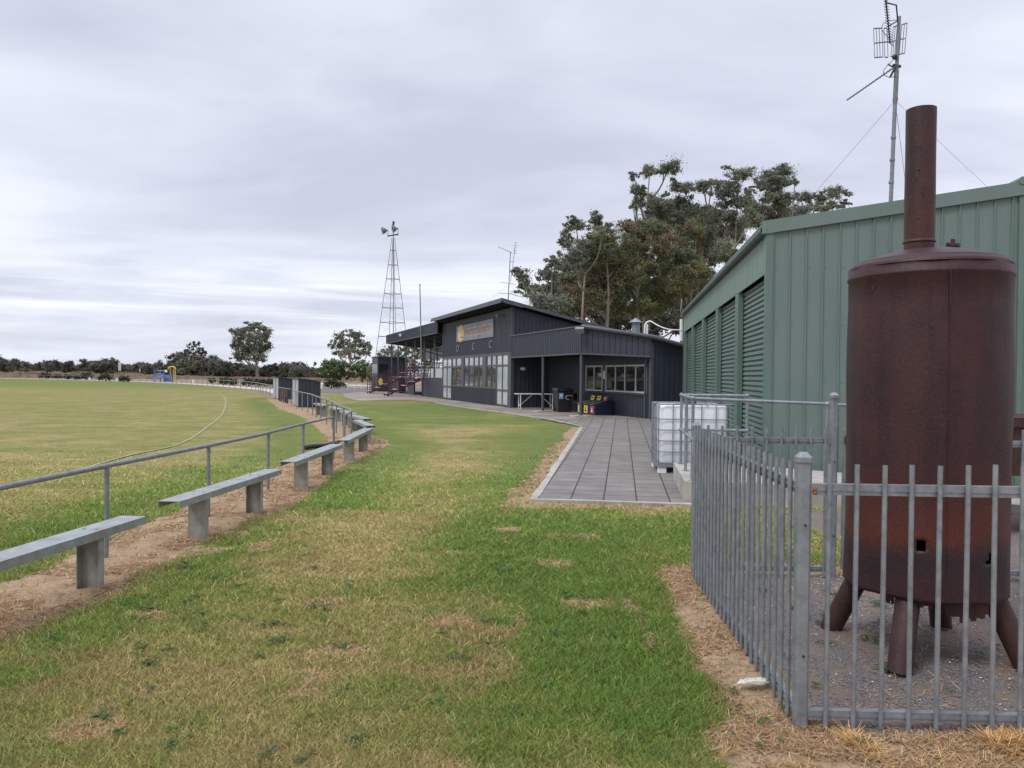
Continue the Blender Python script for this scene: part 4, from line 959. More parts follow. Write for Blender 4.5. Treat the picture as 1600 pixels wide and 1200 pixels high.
def clubhouse():
    o = wroot('clubhouse', P(0, 0), 'charcoal ribbed steel clubhouse with tall front windows and a corner veranda', 'clubhouse')
    T14 = 13.98; top = 2.75
    Tf = lambda t0, b: (lambda q, n, z: P(t0-q, b-n, z))      # wall facing the oval, read left to right
    mb = MB(); mb.clad(Tf(T14, 0), T14, top, rz_h(0)-.14, .2, .034, .022); mb.build('front_wall', DARK, o)
    tl0, tl1, tr0, tr1 = th(706), T14, .35, th(776)
    mb = MB(); mb.clad(Tf(tl0, 0), tl0-tr1, 0, .88, .2, .034, .022); mb.build('dado_wall', DARK, o)
    mb = MB(); mb.clad(lambda q, n, z: P(-n, q, z), 12.0, 0, lambda q: rz_h(q)-.1, .215, .036, .022); mb.build('end_wall', DARK, o)
    mb = MB(); mb.clad(lambda q, n, z: P(T14+n, 12-q, z), 12.0, 0, lambda q: rz_h(12-q)-.1, .215, .036, .022); mb.build('end_wall', DARK, o)
    mb = MB(); mb.clad(lambda q, n, z: P(q, 12+n, z), T14, 0, rz_h(12)-.1, .215, .036, .022); mb.build('back_wall', DARK, o)
    mb = MB(); BX = lambda t0, t1, b0, b1, z0, z1: mb.hexa([P(t0, b0, z0), P(t0, b1, z0), P(t1, b1, z0), P(t1, b0, z0), P(t0, b0, z1), P(t0, b1, z1), P(t1, b1, z1), P(t1, b0, z1)])
    BX(0.0, .35, -.03, .06, 0, top); BX(-.06, 0.0, -.04, .12, 0, rz_h(0)-.12); BX(T14, T14+.07, -.04, .1, 0, rz_h(0)-.12); mb.build('corner_trim', DTRIM, o)
    mb = MB(); BX(0.0, T14, -.05, -.024, top-.03, top+.03); mb.build('window_head', DTRIM, o)
    # roof
    def slab(t0, t1, b0, b1, zf, th_):
        mb.hexa([P(t0, b0, zf(b0)-th_), P(t0, b1, zf(b1)-th_), P(t1, b1, zf(b1)-th_), P(t1, b0, zf(b0)-th_), P(t0, b0, zf(b0)), P(t0, b1, zf(b1)), P(t1, b1, zf(b1)), P(t1, b0, zf(b0))])
    mb = MB(); slab(-.6, 14.4, -.7, 12.3, lambda b: rz_h(b)+.05, .06); rf = mb.build('roof', DARKR, o)
    mb = MB(); slab(-.6, 14.4, -.7, -.001, lambda b: rz_h(b)-.014, .05); mb.build('soffit', DARKM, rf)
    mb = MB(); slab(-.63, 14.43, -.74, -.703, lambda b: rz_h(-.7)+.085, .14); slab(-.65, 14.45, -.78, -.745, lambda b: rz_h(-.7)-.04, .10)
    slab(-.64, -.603, -.70, 12.3, lambda b: rz_h(b)+.075, .15); slab(-.67, -.643, -.70, .35, lambda b: rz_h(b)-.03, .10); mb.build('fascia', DTRIM, rf)
    # glazing
    def frame(t0, t1, z0, z1, verts, hors, mat, pane, name, bo=0.0, fw=.05, subn='pane'):
        """t0>t1 ; verts/hors: inner bar positions"""
        nonlocal mb
        mb = MB()
        for tt in [t0]+list(verts)+[t1]:
            a = min(max(tt, t1+fw/2), t0-fw/2); mb.hexa([P(a-fw/2, bo-.035, z0), P(a-fw/2, bo+.05, z0), P(a+fw/2, bo+.05, z0), P(a+fw/2, bo-.035, z0), P(a-fw/2, bo-.035, z1), P(a-fw/2, bo+.05, z1), P(a+fw/2, bo+.05, z1), P(a+fw/2, bo-.035, z1)])
        for zz in [z0]+list(hors)+[z1]:
            c = min(max(zz, z0+fw/2), z1-fw/2); mb.hexa([P(t1+.01, bo-.032, c-fw/2), P(t1+.01, bo+.047, c-fw/2), P(t0-.01, bo+.047, c-fw/2), P(t0-.01, bo-.032, c-fw/2), P(t1+.01, bo-.032, c+fw/2), P(t1+.01, bo+.047, c+fw/2), P(t0-.01, bo+.047, c+fw/2), P(t0-.01, bo-.032, c+fw/2)])
        fr = mb.build(name, mat, o)
        mb = MB(); tt = [t0]+list(verts)+[t1]; zz = [z0]+list(hors)+[z1]; k = 0
        mb.hexa([P(t1+.02, bo+.0, z0+.02), P(t1+.02, bo+.012, z0+.02), P(t0-.02, bo+.012, z0+.02), P(t0-.02, bo+.0, z0+.02), P(t1+.02, bo+.0, z1-.02), P(t1+.02, bo+.012, z1-.02), P(t0-.02, bo+.012, z1-.02), P(t0-.02, bo, z1-.02)])
        mb.build(subn, pane, fr); return fr
    frame(T14, tl0, .04, top-.03, [(T14+tl0)/2], [.85, 2.12], FRAMEB, CURT, 'glass_door', fw=.09)
    frame(tr1, tr0, .04, top-.03, [(tr1+tr0)/2], [.85, 2.12], FRAMEB, CURT, 'glass_door', fw=.09)
    for xa, xb, vs in ((706, 721.5, [712.5]), (725, 755, [732.5, 740.5, 748]), (760, 776, [768])):
        frame(th(xa), th(xb), .88, top-.03, [th(v) for v in vs], [2.12], FRAMEB, GLASS, 'window', fw=.10)
    mb = MB()
    for xa, xb in ((721.5, 725), (755, 760)):
        a, b = th(xa), th(xb); mb.hexa([P(b, -.045, .88), P(b, .06, .88), P(a, .06, .88), P(a, -.045, .88), P(b, -.045, top-.03), P(b, .06, top-.03), P(a, .06, top-.03), P(a, -.045, top-.03)])
    mb.build('pier', FRAMEB, o)
    # kitchen wing under the veranda
    kb = 2.05; kt = -10.3; kr = lambda b: 3.60-.22*b
    zw0, zw1 = .97, 2.08; pieces = [(0, 4.43, 0, 2.62), (4.43, 9.98, 0, zw0), (4.43, 9.98, zw1, 2.62), (9.98, 10.3, 0, 2.9), (6.15, 6.45, zw0, zw1)]
    mb = MB()
    for s0, s1, z0, z1 in pieces: mb.clad(Tf(-s0, kb), s1-s0, z0, z1, .2, .034, .022)
    mb.build('wing_wall', DARK, o)
    mb = MB(); mb.clad(lambda q, n, z: P(kt-n, kb+q, z), 4.5, 0, lambda q: kr(kb+q)-.05, .22, .034, .022); mb.build('wing_wall', DARK, o)
    mb = MB(); mb.hexa([P(kt-.03, kb-.035, 0), P(kt-.03, kb+.09, 0), P(kt+.1, kb+.09, 0), P(kt+.1, kb-.035, 0), P(kt-.03, kb-.035, 2.9), P(kt-.03, kb+.09, 2.9), P(kt+.1, kb+.09, 2.9), P(kt+.1, kb-.035, 2.9)]); mb.tube([P(kt+.35, kb-.07, 0), P(kt+.35, kb-.07, 2.15), P(kt+.2, kb-.05, 2.35)], .04, 8); mb.build('downpipe', DTRIM, o)
    frame(-4.43, -6.15, zw0, zw1, [-5.3], [], ALU, GLASSK, 'window', bo=kb-.0, fw=.065)
    fr = frame(-6.45, -9.98, zw0, zw1, [-7.35, -8.2, -9.1], [], ALU, GLASSK, 'window', bo=kb-.0, fw=.065)
    mb = MB(); mb.hexa([P(-10.0, kb-.12, zw0-.06), P(-10.0, kb-.02, zw0-.06), P(-4.4, kb-.02, zw0-.06), P(-4.4, kb-.12, zw0-.06), P(-10.0, kb-.12, zw0-.03), P(-10.0, kb-.02, zw0-.03), P(-4.4, kb-.02, zw0-.03), P(-4.4, kb-.12, zw0-.03)]); mb.build('sill', FRAMEB, fr)
    mb = MB(); mb.hexa([P(-6.37, kb-.03, 1.5), P(-6.37, kb-.024, 1.5), P(-6.22, kb-.024, 1.5), P(-6.22, kb-.03, 1.5), P(-6.37, kb-.03, 1.85), P(-6.37, kb-.024, 1.85), P(-6.22, kb-.024, 1.85), P(-6.22, kb-.03, 1.85)]); mb.build('notice', WHITE, o)
    # veranda fascia and roof
    pc = -8.43
    mb = MB(); mb.clad(Tf(0, -.02), -pc, 2.5, 3.55, .2, .034, .022); mb.build('veranda_fascia', DARK, o)
    c0, c1 = P(pc, -.02), P(kt-.03, kb-.04); dg = (c1-c0); Ld = dg.length; dg.normalize(); nd = Vector((dg.y, -dg.x, 0))
    mb = MB(); mb.clad(lambda q, n, z: Vector((c0.x+dg.x*q+nd.x*n, c0.y+dg.y*q+nd.y*n, z)), Ld, lambda q: 2.5-.12*q/Ld, lambda q: 3.5-.45*q/Ld, .225, .034, .022); mb.build('veranda_fascia', DARK, o)
    mb = MB(); mb.bar(P(0, -.05, 2.49), P(pc, -.05, 2.49), .06, .06); mb.bar(P(0, -.05, 3.56), P(pc, -.05, 3.56), .05, .05); mb.bar(c0+nd*.03+Vector((0, 0, 2.49)), c1+nd*.03+Vector((0, 0, 2.37)), .06, .06); mb.build('veranda_trim', DTRIM, o)
    ring = [P(-.05, .0), P(pc+.05, .0), P(pc-.1, -.02), P(kt-.15, kb-.03), P(kt-.15, 6.6), P(-.05, 6.6)]
    bof = lambda x, y: (Vector((x, y))-HO).dot(HB)
    mb = MB(); mb.prism([(p.x, p.y) for p in ring], lambda x, y: 3.46-.22*bof(x, y), lambda x, y: 3.60-.22*bof(x, y)); vr = mb.build('veranda_roof', DARKR, o)
    mb = MB(); a = P(pc-.14, -.06); b = P(kt-.19, kb-.05); c = P(kt-.19, 6.6)
    mb.tube([a+Vector((0, 0, 3.55)), b+Vector((0, 0, 3.10)), c+Vector((0, 0, 3.53-.22*6.6))], .085, 10); mb.build('rolled_edge', DTRIM, vr, smooth=True)
    mb = MB(); mb.prism([(p.x, p.y) for p in (P(-.1, .05), P(pc, .05), P(kt+.1, kb-.05), P(-.1, kb-.05))], 2.50, 2.54); mb.build('veranda_ceiling', DARKM, o)
    for t in (-4.30, pc+.03):
        mb = MB(); p = P(t, .02); mb.tube([(p.x, p.y, .06), (p.x, p.y, 2.5)], .065, 14); mb.build('veranda_post', DTRIM, o, smooth=True)
        mb = MB(); q = .33; mb.hexa([P(t-q, -q, 0.0), P(t-q, q, 0.0), P(t+q, q, 0.0), P(t+q, -q, 0.0), P(t-q, -q, .07), P(t-q, q, .07), P(t+q, q, .07), P(t+q, -q, .07)]); mb.build('post_footing', CONC, o)
    return o
CH = clubhouse()
# small fixtures on the clubhouse (each can be lifted off)
def fixture_light(name, p, dirv, label, mat=GALVD, s=1.0):
    o = wroot(name, p, label, 'floodlight'); d = Vector(dirv).normalized(); mb = MB(); mb.bar(Vector(p), Vector(p)+d*.12*s, .03*s, .03*s); mb.build('bracket', DTRIM, o)
    mb = MB(); q = Vector(p)+d*.14*s; mb.bar(q, q+d*.10*s+Vector((0, 0, -.06*s)), .26*s, .16*s); mb.build('lamp_head', mat, o)
nB = Vector((-HB.x, -HB.y, 0))
fixture_light('floodlight', P(1.6, -.02, 4.72), nB, 'grey floodlight under the clubhouse eave at its near peak')
fixture_light('floodlight', P(-8.5, -.06, 3.42), Vector((-.3, -1, 0)), 'grey floodlight on the outer corner of the veranda fascia', s=1.3)
fixture_light('wall_lamp', P(-.03, .55, 1.98), Vector((-HA.x, -HA.y, 0)), 'small white wall lamp on the dark wall under the veranda', WHITE, .8)
def sign():
    o = wroot('sign', P(10.35, -.03, 3.65), 'long grey club sign with orange lettering and gold lion, high on the front wall', 'sign')
    SB = pm('sign_board', (.16,.18,.21), (.21,.23,.265), 2, .5); OR = pm('sign_orange', (.30,.12,.06), (.36,.15,.08), 9, .6); PL = pm('sign_pale', (.50,.48,.45), (.56,.54,.50), 9, .6); GD = pm('sign_gold', (.55,.34,.11), (.66,.43,.16), 9, .5)
    z0, z1 = 3.65, 4.61
    for a, b in ((10.35, 5.53), (5.47, 2.81)):
        mb = MB(); mb.hexa([P(b, -.06, z0), P(b, -.03, z0), P(a, -.03, z0), P(a, -.06, z0), P(b, -.06, z1), P(b, -.03, z1), P(a, -.03, z1), P(a, -.06, z1)]); mb.build('board', SB, o)
    place_text('BORDER', 'word', .6, 8.35, 3.90, -.066, PL, o, 2.57, .020, .47, .002); place_text('BORDER', 'word', .6, 8.33, 3.94, -.072, OR, o, 2.5, 0, .39, .004)
    place_text('DISTRICTS', 'word', .6, 5.58, 3.90, -.066, PL, o, 2.72, .020, .47, .002); place_text('DISTRICTS', 'word', .6, 5.56, 3.94, -.072, OR, o, 2.65, 0, .39, .004)
    # lion head emblem: mane, face, dark features
    def flat(pts, b, mat, name, th_=.008):
        mb = MB(); n = len(pts); mb.add([P(t, b, z) for t, z in pts]+[P(t, b+th_, z) for t, z in pts], [tuple(range(n)), tuple(range(2*n-1, n-1, -1))]+[(i, i+n, (i+1) % n+n, (i+1) % n) for i in range(n)]); mb.build(name, mat, o)
    mane = []
    for k in range(24):
        a = 2*math.pi*k/24; r = (.60 if k % 2 else .50); mane.append((9.30+r*1.35*math.cos(a), 4.13+r*.95*math.sin(a)))
    flat(mane, -.075, GD, 'mane')
    flat([(9.30+.62*math.cos(2*math.pi*k/20)*.75, 4.08+.34*math.sin(2*math.pi*k/20)) for k in range(20)], -.083, PL, 'face')
    flat([(9.1+.36*math.cos(2*math.pi*k/12)*.7, 4.12+.22*math.sin(2*math.pi*k/12)) for k in range(12)], -.09, GD, 'muzzle')
    for t, z in ((9.55, 4.22), (9.25, 4.25)): flat([(t+.06, z), (t-.06, z+.02), (t-.05, z+.06), (t+.05, z+.05)], -.10, BLACKR, 'eye')
    flat([(9.0, 3.94), (8.85, 3.90), (9.1, 3.86), (9.35, 3.92)], -.10, BLACKR, 'mouth')
sign()
LET = pm('letter_grey', (.30,.31,.33), (.38,.39,.41), 5, .5)
for ch, x, z, lb in (('D', 715.5, 3.08, 'pale metal letter D, leftmost of three letters below the club sign'), ('C', 740, 3.08, 'pale metal letter C, middle of three letters below the club sign'), ('C', 767, 3.08, 'pale metal letter C, rightmost of three letters below the club sign')):
    a = place_text(ch, 'wall_letter', .5, th(x)+.25, z, -.035, LET, None, .48, -.012, .38, .01); c = sum((v.co for v in a.data.vertices), Vector())/len(a.data.vertices)
    for v in a.data.vertices: v.co -= c
    a.location = c; tag(a, lb, 'letter', 'letters below the club sign')
# roof vent, service mast and cable
def vent():
    p = wp(993, 520, 33.5); p.z = 2.6; o = wroot('roof_vent', p, 'grey round roof vent with conical cap on the clubhouse wing', 'vent'); zt = wp(993, 505, 33.5).z
    mb = MB(); mb.tube([p, (p.x, p.y, zt)], .17, 18); mb.build('duct', GALV, o, smooth=True)
    mb = MB(); mb.lathe([(.30, 0), (.29, .02), (.01, .20)], (p.x, p.y, zt+.03), 20); mb.build('cap', GALV, o, smooth=True)
    p2 = wp(1011, 528, 31.5); z2 = wp(1011, 502, 31.5).z; m = wroot('service_mast', (p2.x, p2.y, 2.7), 'white bent conduit mast with cable running to the green shed', 'mast')
    mb = MB(); mb.tube([(p2.x, p2.y, 2.7), (p2.x, p2.y, z2-.12)], .04, 8); mb.tube(smooth([(p2.x-.08, p2.y, 2.7), (p2.x-.1, p2.y, z2-.3), (p2.x-.02, p2.y, z2-.05), (p2.x+.14, p2.y-.05, z2+.0)], 5), .035, 8); mb.build('pipe', WHITE, m, smooth=True)
    mb = MB(); e1 = S(16.35, -.12, 3.35); s0 = Vector((p2.x+.14, p2.y-.05, z2)); mb.tube([s0.lerp(e1, k/8)+Vector((0, 0, -.12*math.sin(math.pi*k/8))) for k in range(9)], .022, 6); mb.build('cable', WHITE, m, smooth=True)
vent()
def antenna_small():
    b = wp(793.5, 478, 40.5); t = wp(797.6, 394, 40.5); o = wroot('antenna', b, 'thin television antenna pair on the clubhouse roof peak', 'antenna')
    mb = MB(); mb.tube([b-Vector((0, 0, .2)), b.lerp(t, .55), t], [.035, .028, .022], 6); mb.tube([wp(798, 440, 41.5), wp(805, 384, 41.5)], .014, 5); mb.tube([wp(796, 409, 40.5), wp(803, 409, 41.5)], .014, 5); mb.build('mast', GALVD, o)
    mb = MB(); yagi(mb, wp(799, 394.5, 40.5), wp(779, 386, 40.5), 7, .32, .20, (.1, .8, .6), .01); mb.build('upper_yagi', GALVD, o)
    mb = MB(); yagi(mb, wp(805.5, 379, 41.5), wp(804, 396, 41.5), 5, .25, .3, (.8, .5, .2), .008); mb.build('side_yagi', GALVD, o)
    mb = MB(); mb.tube([wp(781, 441, 40.5), wp(800, 443, 40.5), wp(807, 445.5, 40.5)], .012, 5); mb.tube([wp(779, 458, 40.5), wp(797, 459, 40.5), wp(818, 465, 40.5)], .014, 5); mb.tube([wp(796, 457.5, 40.5), wp(810, 461.5, 40.5), wp(800, 466.5, 40.5)], .010, 5); mb.build('dipoles', GALVD, o)
    for q in (P(9, .5, 5.1), P(2, 5, 4.1), P(-.3, 1.0, 4.9)): mb = MB(); mb.tube([wp(795, 443, 40.5), q], .005, 4); mb.build('guy_wire', GALVD, o)
antenna_small()

# ------------------------------------------------------------ things under the veranda
def K(t, b, z=0): return P(t, b, z)
def table():
    a = gp(808, 642.5); b = gp(866, 642.0); a = Vector((.30, 36.2, 0)); ex = Vector((.985, .17, 0)); ey = Vector((-.17, .985, 0)); L_ = 1.85; h = .76
    o = wroot('trestle_table', a, 'long white topped trestle table standing under the veranda', 'table'); T = lambda x, y, z: a+ex*x+ey*y+Vector((0, 0, z))
    mb = MB(); mb.box(-.1, L_, 0, .6, h-.035, h, T); mb.build('tabletop', WHITE, o)
    for x in (.12, L_-.18):
        for y in (.05, .55): mb = MB(); mb.bar(T(x, y, 0), T(x, y, h-.037), .04, .04); mb.build('leg', WHITE, o)
    mb = MB(); mb.bar(T(.12, .05, .2), T(.12, .55, .2), .035, .035); mb.bar(T(L_-.18, .05, .2), T(L_-.18, .55, .2), .035, .035); mb.bar(T(.14, .3, .2), T(.75, .3, h-.04), .035, .03); mb.bar(T(L_-.2, .3, .2), T(L_-.75, .3, h-.04), .035, .03); mb.build('brace', WHITE, o)
table()
def wbin():
    c = Vector((2.28, 34.2, 0)); o = empty('wheelie_bin', c, 'dark wheelie bin with a blue sticker under the veranda', 'bin', rz=R(14))
    mb = MB(); b0, b1 = .30, .36; mb.hexa([Vector(q) for q in ((-b0,-.3,.04),(b0,-.3,.04),(b0,.3,.04),(-b0,.3,.04),(-b1,-.36,.95),(b1,-.36,.95),(b1,.38,.95),(-b1,.38,.95))]); mb.build('body', BLACKR, o)
    mb = MB(); mb.hexa([Vector(q) for q in ((-.39,-.40,.952),(.39,-.40,.952),(.39,.42,.952),(-.39,.42,.952),(-.33,-.3,1.06),(.33,-.3,1.06),(.36,.42,1.08),(-.36,.42,1.08))]); mb.build('lid', BLACKR, o)
    mb = MB(); mb.tube([(-.3, .46, .98), (.3, .46, .98)], .02, 8); mb.build('handle', BLACKR, o)
    for x in (-.32, .32): mb = MB(); mb.tube([(x-.03, .3, .1), (x+.03, .3, .1)], .1, 16); mb.build('wheel', BLACKR, o)
    mb = MB(); mb.box(-.30, -.10, -.368, -.352, .60, .86); st = mb.build('sticker', pm('sky_blue', (.16,.38,.62), (.2,.45,.7), 8, .5), o)
    mb = MB(); mb.box(-.25, -.15, -.374, -.369, .70, .80); mb.build('sticker_mark', WHITE, st)
    mb = MB(); pts = [(.13+.12*math.cos(R(a)), -.372, .66+.09*math.sin(R(a))) for a in range(60, 300, 20)]; mb.tube(pts, .018, 6); mb.tube([pts[0], (.32, -.372, .74)], .018, 6); mb.build('emblem', PLANK, o)
wbin()
def chair():
    c = Vector((2.95, 33.6, 0)); o = empty('chair', c, 'dark chair in the shade between the bin and the corner post', 'chair', rz=R(60)); BR = pm('dark_maroon', (.03,.012,.014), (.045,.02,.02), 8, .6)
    mb = MB(); mb.box(-.22, .22, -.22, .22, .43, .46); mb.build('seat', BR, o); mb = MB(); mb.box(-.22, .22, .2, .23, .55, .86); mb.build('backrest', BR, o)
    for x in (-.2, .2):
        mb = MB(); mb.tube([(x, -.2, 0), (x, -.17, .43)], .012, 6); mb.build('leg', BLACKR, o); mb = MB(); mb.tube([(x, .26, 0), (x, .2, .45), (x, .235, .86)], .012, 6); mb.build('leg', BLACKR, o)
chair()
def sort_bin(i, mat, label, mark):
    base = P(-5.55-.62*i, 1.12, 0); o = wroot('display_box', base, label, 'display box', 'navy display boxes below the serving window'); T = lambda x, y, z: base+Vector((HB.x, HB.y, 0))*y-Vector((HA.x, HA.y, 0))*x+Vector((0, 0, z))
    # x along the wall, y towards the wall ; front faces the camera-left
    mb = MB(); mb.hexa([T(0, 0, .02), T(.56, 0, .02), T(.56, .8, .02), T(0, .8, .02), T(0, 0, .42), T(.56, 0, .42), T(.56, .8, .60), T(0, .8, .60)]); mb.build('body', NAVY, o)
    mb = MB(); mb.box(.12, .47, -.012, -.001, .07, .38, T); pn = mb.build('front_label', mat, o)
    mb = MB(); mb.box(.22, .36, -.018, -.0125, .13, .20, T); mb.box(.26, .32, -.018, -.0125, .21, .32, T); mb.build('label_mark', mark, pn)
    mb = MB(); mb.hexa([T(.16, .55, .60), T(.50, .55, .60), T(.50, .57, .60), T(.16, .57, .60), T(.16, .60, .78), T(.50, .60, .78), T(.50, .62, .78), T(.16, .62, .78)]); pn = mb.build('top_label', mat, o)
    mb = MB(); mb.box(.24, .42, .56, .574, .68, .72, T); mb.build('label_mark', mark, pn)
    mb = MB(); mb.bar(T(.02, .02, .435), T(.02, .78, .615), .025, .02); mb.build('edge_strip', PLANK if i else mat, o)
sort_bin(0, LIME, 'navy display box with lime yellow labels, leftmost of three below the serving window', BLACKR)
sort_bin(1, AMBER, 'navy display box with amber labels, middle of three below the serving window', BLACKR)
sort_bin(2, MAUVE, 'navy display box with maroon labels, rightmost of three below the serving window', WHITE)

# ------------------------------------------------------------ grandstand
def grandstand():
    o = wroot('grandstand', P(14.1, 0), 'charcoal roofed grandstand with tiered seats left of the clubhouse', 'grandstand')
    t0, t1 = 14.1, 34.2; dep = 3.2; pz = 1.42
    Tf = lambda tt, b: (lambda q, n, z: P(tt-q, b-n, z))
    mb = MB(); mb.clad(Tf(t1, -.35), t1-t0, 4.42, 5.10, .2, .03, .02); mb.build('fascia', DARK, o)
    mb = MB(); zf = lambda b: 5.13-.17*b
    mb.hexa([P(t0, -.35, 5.13), P(t0, dep+.5, 4.42), P(t1, dep+.5, 4.42), P(t1, -.35, 5.13), P(t0, -.35, 5.19), P(t0, dep+.5, 4.48), P(t1, dep+.5, 4.48), P(t1, -.35, 5.19)]); mb.build('roof', DARKR, o)
    mb = MB(); mb.hexa([P(t0, -.30, 4.40), P(t0, dep, 4.02), P(t1, dep, 4.02), P(t1, -.30, 4.40), P(t0, -.30, 4.43), P(t0, dep, 4.05), P(t1, dep, 4.05), P(t1, -.30, 4.43)]); mb.build('ceiling', DARKM, o)
    mb = MB(); mb.bar(P(t0, -.38, 4.41), P(t1, -.38, 4.41), .05, .05); mb.build('fascia_trim', DTRIM, o)
    for x in (610.7, 620.7, 633, 646.7, 661.3, 677.3):
        t = min(th(x), t1-.1); mb = MB(); mb.bar(P(t, .05, .0), P(t, .05, 4.42), .11, .11); mb.build('post', DTRIM, o)
    mb = MB()
    for ta, tb in ((t0, 20.2), (23.3, 25.9), (29.5, t1)):
        mb.hexa([P(ta, -.02, 0), P(ta, .04, 0), P(tb, .04, 0), P(tb, -.02, 0), P(ta, -.02, pz), P(ta, .04, pz), P(tb, .04, pz), P(tb, -.02, pz)])
    mb.hexa([P(t0, dep, 0), P(t0, dep+.05, 0), P(t1, dep+.05, 0), P(t1, dep, 0), P(t0, dep, pz), P(t0, dep+.05, pz), P(t1, dep+.05, pz), P(t1, dep, pz)])
    mb.build('base_wall', DARK, o)
    mb = MB(); mb.hexa([P(t0, 0.045, pz-.1), P(t0, dep, pz-.1), P(t1, dep, pz-.1), P(t1, .045, pz-.1), P(t0, .045, pz+.01), P(t0, dep, pz+.01), P(t1, dep, pz+.01), P(t1, .045, pz+.01)]); mb.build('deck', PLANK, o)
    for k in range(4):
        b = .75+.62*k; z = pz+.35+.28*k; mb = MB()
        mb.hexa([P(t0+.3, b, z), P(t0+.3, b+.3, z), P(t1-.2, b+.3, z), P(t1-.2, b, z), P(t0+.3, b, z+.045), P(t0+.3, b+.3, z+.045), P(t1-.2, b+.3, z+.045), P(t1-.2, b, z+.045)]); st = mb.build('seat_plank', PLANK, o)
        for q in range(9): t = t0+.6+q*2.35; mb = MB(); mb.bar(P(t, b+.15, pz), P(t, b+.15, z), .06, .06); mb.build('seat_leg', DTRIM, st)
    mb = MB(); mb.hexa([P(t0, dep-.06, 2.98), P(t0, dep, 2.98), P(t1-.4, dep, 2.98), P(t1-.4, dep-.06, 2.98), P(t0, dep-.06, 4.0), P(t0, dep, 4.0), P(t1-.4, dep, 4.0), P(t1-.4, dep-.06, 4.0)]); mb.build('back_wall', LIGHTP, o)
    mb = MB()
    for q in range(9): t = t0+.2+q*2.4; mb.bar(P(t, dep-.1, pz), P(t, dep-.1, 4.0), .09, .09)
    mb.bar(P(t0, dep-.1, 2.55), P(t1, dep-.1, 2.55), .06, .08); mb.bar(P(t0, dep-.1, 2.2), P(t1, dep-.1, 2.2), .06, .06); mb.build('back_frame', DTRIM, o)
    mb = MB()
    for x in (661.3, 677.3, 646.7, 633): t = th(x); mb.bar(P(t, .05, 4.0), P(t, dep-.1, 3.2), .05, .07); mb.bar(P(t, .1, 4.38), P(t, dep-.1, 3.7), .05, .07)
    mb.build('roof_brace', DTRIM, o)
    mb = MB(); mb.hexa([P(t0+.1, .1, pz), P(t0+.1, .14, pz), P(18.0, .14, pz), P(18.0, .1, pz), P(t0+.1, .1, pz+.62), P(t0+.1, .14, pz+.62), P(18.0, .14, pz+.62), P(18.0, .1, pz+.62)]); mb.build('front_panel', LIGHTP, o)
grandstand()
def stair(tc, b0, label, emblem=False):
    o = wroot('staircase', P(tc, b0), label, 'staircase', 'maroon staircases up to the grandstand'); wd = 1.25; n = 5; run = -b0/(n-.6); pz = 1.42
    for k in range(n):
        b = b0+k*run; z = .24+k*(pz-.24)/(n-1); mb = MB(); lw = .32 if k < n-1 else .75
        mb.hexa([P(tc-wd/2, b, z-.05), P(tc-wd/2, b+lw, z-.05), P(tc+wd/2, b+lw, z-.05), P(tc+wd/2, b, z-.05), P(tc-wd/2, b, z), P(tc-wd/2, b+lw, z), P(tc+wd/2, b+lw, z), P(tc+wd/2, b, z)]); mb.build('tread', PLANK, o)
    for s in (-1, 1):
        t = tc+s*(wd/2+.04); mb = MB(); mb.bar(P(t, b0, .08), P(t, b0+run*4+.3, pz-.05), .04, .11); mb.build('stringer', MAROON, o)
        mb = MB()
        for k in (0, .55, 1.35, 2.7, 4.1): b = b0+.03+k*run; z = .2+(pz-.2)*k/4; mb.bar(P(t, b, 0 if k < 1 else z-.2), P(t, b, z+.98), .05, .05)
        for hgt in (.97, .72, .47, .24): mb.bar(P(t, b0+.03, .2+hgt), P(t, b0+4.1*run, .2+hgt+(pz-.2)*4.1/4), .035, .035); mb.bar(P(t, b0+4.1*run, .2+hgt+(pz-.2)*4.1/4), P(t, .9, .2+hgt+(pz-.2)*4.1/4), .035, .035)
        mb.build('railing', MAROON, o)
    if emblem:
        t = tc-wd/2-.09; mb = MB(); c = P(t, b0+.9, 1.0); pts = []
        for k in range(14): a = 2*math.pi*k/14; r = 1 if k % 2 else .8; pts.append((.20*r*math.cos(a), .34*r*math.sin(a)))
        mb.add([c+Vector((HB.x, HB.y, 0))*x+Vector((0, 0, z)) for x, z in pts]+[c+Vector((HB.x, HB.y, 0))*x+Vector((HA.x*.02, HA.y*.02, z)) for x, z in pts], [tuple(range(14)), tuple(range(27, 13, -1))]+[(i, i+14, (i+1) % 14+14, (i+1) % 14) for i in range(14)]); em = mb.build('lion_emblem', YELL, o)
stair(20.4, -2.75, 'nearer maroon steel staircase up to the grandstand, beside the flagpole')
stair(28.1, -2.85, 'farther maroon steel staircase with a yellow lion emblem on its railing', True)
